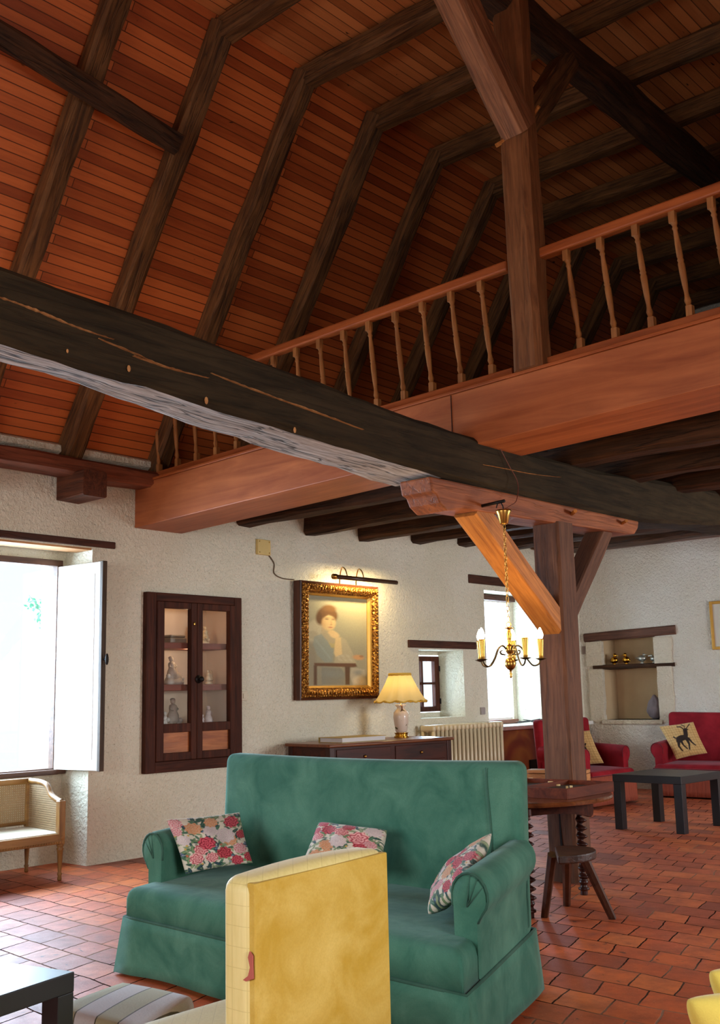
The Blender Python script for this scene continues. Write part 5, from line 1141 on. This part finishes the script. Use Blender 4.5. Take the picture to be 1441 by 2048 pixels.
# ------------------------------------------------------------------ round table with games
TZ = .605; TC = Vector((-3.745, 5.625, 0)); TRd = .615
tb = thing('round_table', 'round dark wooden table on spiral-turned legs in front of the big post', 'table', TC)
bm = B(); lathe(bm, [(TRd-.03, TZ-.030), (TRd-.004, TZ-.024), (TRd, TZ-.014), (TRd-.006, TZ-.003), (TRd-.02, TZ)], 72, Matrix.Translation(TC)); obj('tabletop', bm, wood('table_top', C(70, 34, 16), C(136, 78, 40), 'x', .2, .5, 0, .08, .6, .3), tb, smooth=False, bevel=0)
bm = B(); R1 = TRd-.12
def apr(a): return 0.0
for i in range(48):
    a0_, a1_ = 2*math.pi*i/48, 2*math.pi*(i+1)/48
    pts = []
    for a, r in ((a0_, R1), (a1_, R1), (a1_, R1-.02), (a0_, R1-.02)): pts.append((TC.x+r*math.cos(a), TC.y+r*math.sin(a)))
    za_ = TZ-.125+.05*abs(math.sin(a0_*2-.55)); zc_ = TZ-.125+.05*abs(math.sin(a1_*2-.55))
    hexa(bm, [(*q, zq) for q, zq in zip(pts, (za_, zc_, zc_, za_))]+[(*q, TZ-.03) for q in pts])
obj('apron', bm, wood('apron_wood', C(40, 17, 10), C(76, 34, 19), 'x', .75, 1, 0, .1, .1), tb)
def spiral(bm, x, y, h):
    def rr(z):
        q = z/h
        if q < .05: return .022
        if q < .075: return .034
        if q < .10: return .022
        if q < .16: return .030-.01*abs(q-.13)/.03
        if q > .93: return .034
        if q > .90: return .024
        return None
    n = 150; rings = []; m = 14
    for k in range(n+1):
        z = h*k/n; f_ = rr(z); ring = []
        for i in range(m):
            a = 2*math.pi*i/m; r = f_ if f_ else .0245+.0115*math.sin(a+z*2*math.pi/.047)*.55+.0095*math.sin(z*2*math.pi/.047)
            ring.append(bm.verts.new((x+r*math.cos(a), y+r*math.sin(a), z)))
        rings.append(ring)
    for a, b_ in zip(rings, rings[1:]):
        for i in range(m): bm.faces.new((a[i], a[(i+1) % m], b_[(i+1) % m], b_[i]))
    bm.faces.new(rings[-1]); bm.faces.new(list(reversed(rings[0])))
for (x, y) in ((-3.455, 5.95), (-3.36, 5.20), (-4.16, 5.30), (-4.12, 6.0)):
    bm = B(); spiral(bm, x, y, TZ-.03); obj('leg', bm, DARKZ, tb, smooth=True)
# backgammon tray
NN = at(1134, 1577, 'z', TZ+.062); RR = at(1228, 1562, 'z', TZ+.062); e1 = (RR-NN); Lr = e1.length; e1.normalize(); e2 = Vector((-e1.y, e1.x, 0))
MT = frame_of((NN.x, NN.y, TZ), e1, e2, Vector((0, 0, 1)))
tr = thing('backgammon_tray', 'open wooden backgammon box with light and dark pieces on the round table', 'game board', mat=MT)
TW, TL, TH, th = Lr, .62, .06, .014
bm = B(); box(bm, .002, TW-.002, .002, TL-.002, 0, .034, MT); obj('playing_surface', bm, plain('green_brown_baize', C(48, 34, 28), .8), tr)
for q in ((0, th, 0, TL), (TW-th, TW, 0, TL), (th, TW-th, 0, th), (th, TW-th, TL-th, TL), (th, TW-th, TL/2-.010, TL/2+.010)):
    bm = B(); box(bm, q[0], q[1], q[2], q[3], 0, TH, MT); obj('side', bm, wood('tray_wood', C(72, 29, 15), C(124, 58, 31), 'x', .6, .8, 0, .2, .15), tr, bevel=.002)
IV = plain('ivory_piece', C(222, 196, 140), .4, 0, .08, 60)
def disc(M, lab, r=.017):
    t_ = tag(obj('backgammon_piece', (lambda b: (lathe(b, [(r*.9, 0), (r, .002), (r, .007), (r*.9, .009)], 18, M), b)[1])(B()), IV, smooth=False), lab, 'game piece', 'backgammon pieces')
def dp(x, y, k): p = at(x, y, 'z', TZ+.036+k*.0095); return Matrix.Translation((p.x, p.y, TZ+.0342+k*.0093))
for (x, y, k, lab) in ((1090, 1570, 0, 'pale backgammon piece lying leftmost of the loose group in the tray'), (1101, 1572, 0, 'pale backgammon piece at the front of the loose group'), (1116, 1571, 0, 'pale backgammon piece at the bottom of the right stack'), (1108, 1566, 1, 'pale backgammon piece on the second layer of the group'), (1114, 1566, 1, 'pale backgammon piece on top of the right stack'), (1102, 1565, 1, 'pale backgammon piece on top at the back of the group'), (1062, 1559, 0, 'single pale piece in the far left half of the tray'), (1062, 1558, 1, 'pale piece stacked on the single one in the far half')):
    disc(dp(x, y, k), lab)
for i, (x, y) in enumerate(((1135, 1575), (1143, 1574))):
    p = at(x, y, 'z', TZ+.04); bm = B(); rbox(bm, -.007, .007, -.007, .007, 0, .014, .002, 2, Matrix.Translation((p.x, p.y, TZ+.0342)) @ Matrix.Rotation(.5+i, 4, 'Z'))
    d_ = tag(obj('die', bm, IV), ['white die on the left in the tray corner', 'white die on the right in the tray corner'][i], 'die', 'pair of dice')
# flat games case behind the tray
G0 = at(1172, 1542, 'z', TZ+.075)
gl_ = at(1052, 1541, 'z', TZ+.075); e1 = (gl_-G0); Lg = e1.length; e1.normalize(); e2 = Vector((e1.y, -e1.x, 0))
bm = B()
MG = frame_of((G0.x, G0.y, TZ), e1, e2 if e2.y > 0 else -e2, Vector((0, 0, 1)))
if MG.determinant() < 0: MG = frame_of((G0.x, G0.y, TZ), e1, e2 if e2.y > 0 else -e2, Vector((0, 0, 1)))
gcase = thing('games_case', 'flat honey-coloured wooden case lying behind the backgammon tray', 'box', mat=Matrix.Translation((G0.x, G0.y, TZ)))
b2 = B(); box(b2, 0, Lg, 0, .14, .002, .052); box(b2, 0, Lg, 0, .14, .056, .078); join(bm, b2, MG)
obj('case', bm, wood('honey_wood', C(140, 84, 40), C(196, 134, 76), 'x', .45, .8), gcase, bevel=.002)
# ------------------------------------------------------------------ three-legged stool
ts = thing('milking_stool', 'dark half-round three-legged stool on the tiles right of the green sofa', 'stool', (-3.0, 5.1, 0))
sc_ = Vector((-3.03, 5.03, 0)); bm = B(); poly = []
for k in range(25):
    a = math.radians(-62+k/24*205); poly.append((sc_.x+.155*math.cos(a), sc_.y+.2*math.sin(a)))
SM = wood('stool_wood', C(38, 20, 13), C(76, 43, 27), 'x', .45, 1, .2, .3)
prism(bm, poly, .042, Matrix.Translation((0, 0, .355))); obj('seat', bm, SM, ts, bevel=.008)
for q, top in (((-3.30, 5.24), (-3.10, 5.02)), ((-2.98, 5.43), (-2.98, 5.14)), ((-3.37, 5.60), (-3.10, 5.16))):
    pass
for (bx, by), (tx, ty) in (((-3.305, 5.255), (-3.14, 5.10)), ((-2.985, 5.425), (-3.0, 5.17)), ((-3.375, 5.61), (-3.10, 5.18))):
    bm = B(); tube(bm, [(bx, by, 0), (tx, ty, .36)], [.021, .027], 7); obj('leg', bm, wood('stool_leg', C(44, 24, 16), C(92, 54, 34), 'z', .45), ts)
# ------------------------------------------------------------------ chandelier
chp = Vector((-3.50, 5.33, 0)); cu_ = at(1010, 1030, 'x', -3.50); cz0 = 1.60
ch = thing('chandelier', 'five-armed brass chandelier hanging on a chain from the bolster by the post', 'lamp', (chp.x, chp.y, 1.3))
cx, cy = chp.x, chp.y
T_ = lambda z: Matrix.Translation((cx, cy, z))
bm = B(); lathe(bm, [(.022, 2.195), (.026, 2.20), (.036, 2.245), (.047, 2.27), (.047, 2.278), (.040, 2.282)], 28, T_(0)); obj('ceiling_cup', bm, BRASS, ch, smooth=True)
bm = B(); tube(bm, spl([(cx, cy, 2.28), (cx-.005, cy, 2.31), (cx-.03, cy, 2.335), (cx-.05, cy, 2.30)], 5), .004, 6); tube(bm, [(cx-.17, cy+.02, 2.33), (cx+.01, cy, 2.335)], .01, 8); obj('hook', bm, IRON, ch, smooth=True)
bm = B(); nl = 19
for k in range(nl):
    z = 2.19-(k+.5)*(2.19-1.62)/nl; a = (k % 2)*math.pi/2; h = .021
    tube(bm, [(cx+.0085*math.cos(q)*math.cos(a), cy+.0085*math.cos(q)*math.sin(a), z+h*math.sin(q)) for q in [2*math.pi*i/14 for i in range(14)]], .0022, 5, True)
obj('chain', bm, BRASS, ch, smooth=True)
bm = B(); tube(bm, [(cx+.014*math.cos(q)*math.cos(.8), cy+.014*math.cos(q)*math.sin(.8), 1.60+.014*math.sin(q)) for q in [2*math.pi*i/16 for i in range(16)]], .003, 6, True); obj('ring', bm, BRASS, ch, smooth=True)
bm = B(); lathe(bm, [(.006, 1.585), (.028, 1.582), (.028, 1.578), (.008, 1.574), (.009, 1.565), (.017, 1.545), (.014, 1.515), (.010, 1.485), (.018, 1.480), (.024, 1.465), (.026, 1.45), (.018, 1.435), (.010, 1.425), (.022, 1.418), (.010, 1.410), (.024, 1.402), (.031, 1.385), (.033, 1.372), (.030, 1.357), (.018, 1.342), (.008, 1.336), (.006, 1.322), (.010, 1.314), (.006, 1.305), (.009, 1.298), (.003, 1.29)], 24, T_(0)); obj('turned_stem', bm, BRASS, ch, smooth=True)
e = NT('candle_bulb'); e.b.inputs['Base Color'].default_value = (1, 1, 1, 1); e.b.inputs['Emission Color'].default_value = (1, .86, .66, 1); e.b.inputs['Emission Strength'].default_value = 9
CAND = plain('brass_candle', C(196, 150, 66), .3, .85, .1)
right = Vector((math.cos(YAW), math.sin(YAW), 0)); away = Vector((-math.sin(YAW), math.cos(YAW), 0))
for k, ga in enumerate((8, 76, 150, 205, 290)):
    a = math.radians(ga); d = right*math.cos(a)+away*math.sin(a); P0 = Vector((cx, cy, 0))
    pts = [P0+d*.02+Vector((0, 0, 1.455)), P0+d*.045+Vector((0, 0, 1.478)), P0+d*.075+Vector((0, 0, 1.460)), P0+d*.10+Vector((0, 0, 1.405)), P0+d*.135+Vector((0, 0, 1.362)), P0+d*.17+Vector((0, 0, 1.368)), P0+d*.187+Vector((0, 0, 1.40))]
    bm = B(); tube(bm, spl(pts, 6), .0048, 7); tube(bm, spl([P0+d*.03+Vector((0, 0, 1.425)), P0+d*.055+Vector((0, 0, 1.43)), P0+d*.062+Vector((0, 0, 1.445)), P0+d*.05+Vector((0, 0, 1.45))], 4), .004, 6); ar = obj('arm', bm, BRONZE, ch, smooth=True)
    Q = P0+d*.187
    bm = B(); lathe(bm, [(.006, 1.390), (.032, 1.399), (.033, 1.402), (.007, 1.400)], 20, Matrix.Translation(Q)); obj('drip_pan', bm, BRONZE, ar, smooth=True)
    bm = B(); lathe(bm, [(.010, 1.40), (.0135, 1.405), (.0135, 1.42), (.0195, 1.506), (.0195, 1.513), (.015, 1.515)], 16, Matrix.Translation(Q)); obj('candle_sleeve', bm, CAND, ar, smooth=True)
    bm = B(); lathe(bm, [(.012, 1.514), (.018, 1.53), (.0185, 1.542), (.013, 1.562), (.005, 1.578), (.001, 1.582)], 16, Matrix.Translation(Q)); obj('bulb', bm, e.m, ar, smooth=True)
    l = bpy.data.lights.new('chandelier_light', 'POINT'); l.energy = 2.9; l.color = (1, .68, .30); l.shadow_soft_size = .03; lo = bpy.data.objects.new('chandelier_light', l); COL.objects.link(lo); lo.location = Q+Vector((0, 0, 1.60))+d*.02
bm = B(); p0_ = at(1000, 895, 'x', -3.63); tube(bm, spl([p0_, at(1018, 930, 'x', -3.62), at(1036, 965, 'x', -3.60), at(1034, 1000, 'x', -3.58), at(1020, 1012, 'x', -3.55), Vector((cx, cy, 2.28))], 6), .0028, 5); tag(obj('lamp_wire', bm, plain('red_wire', C(96, 44, 28), .5), smooth=True), 'thin reddish wire curling down the great beam to the chandelier', 'wire')
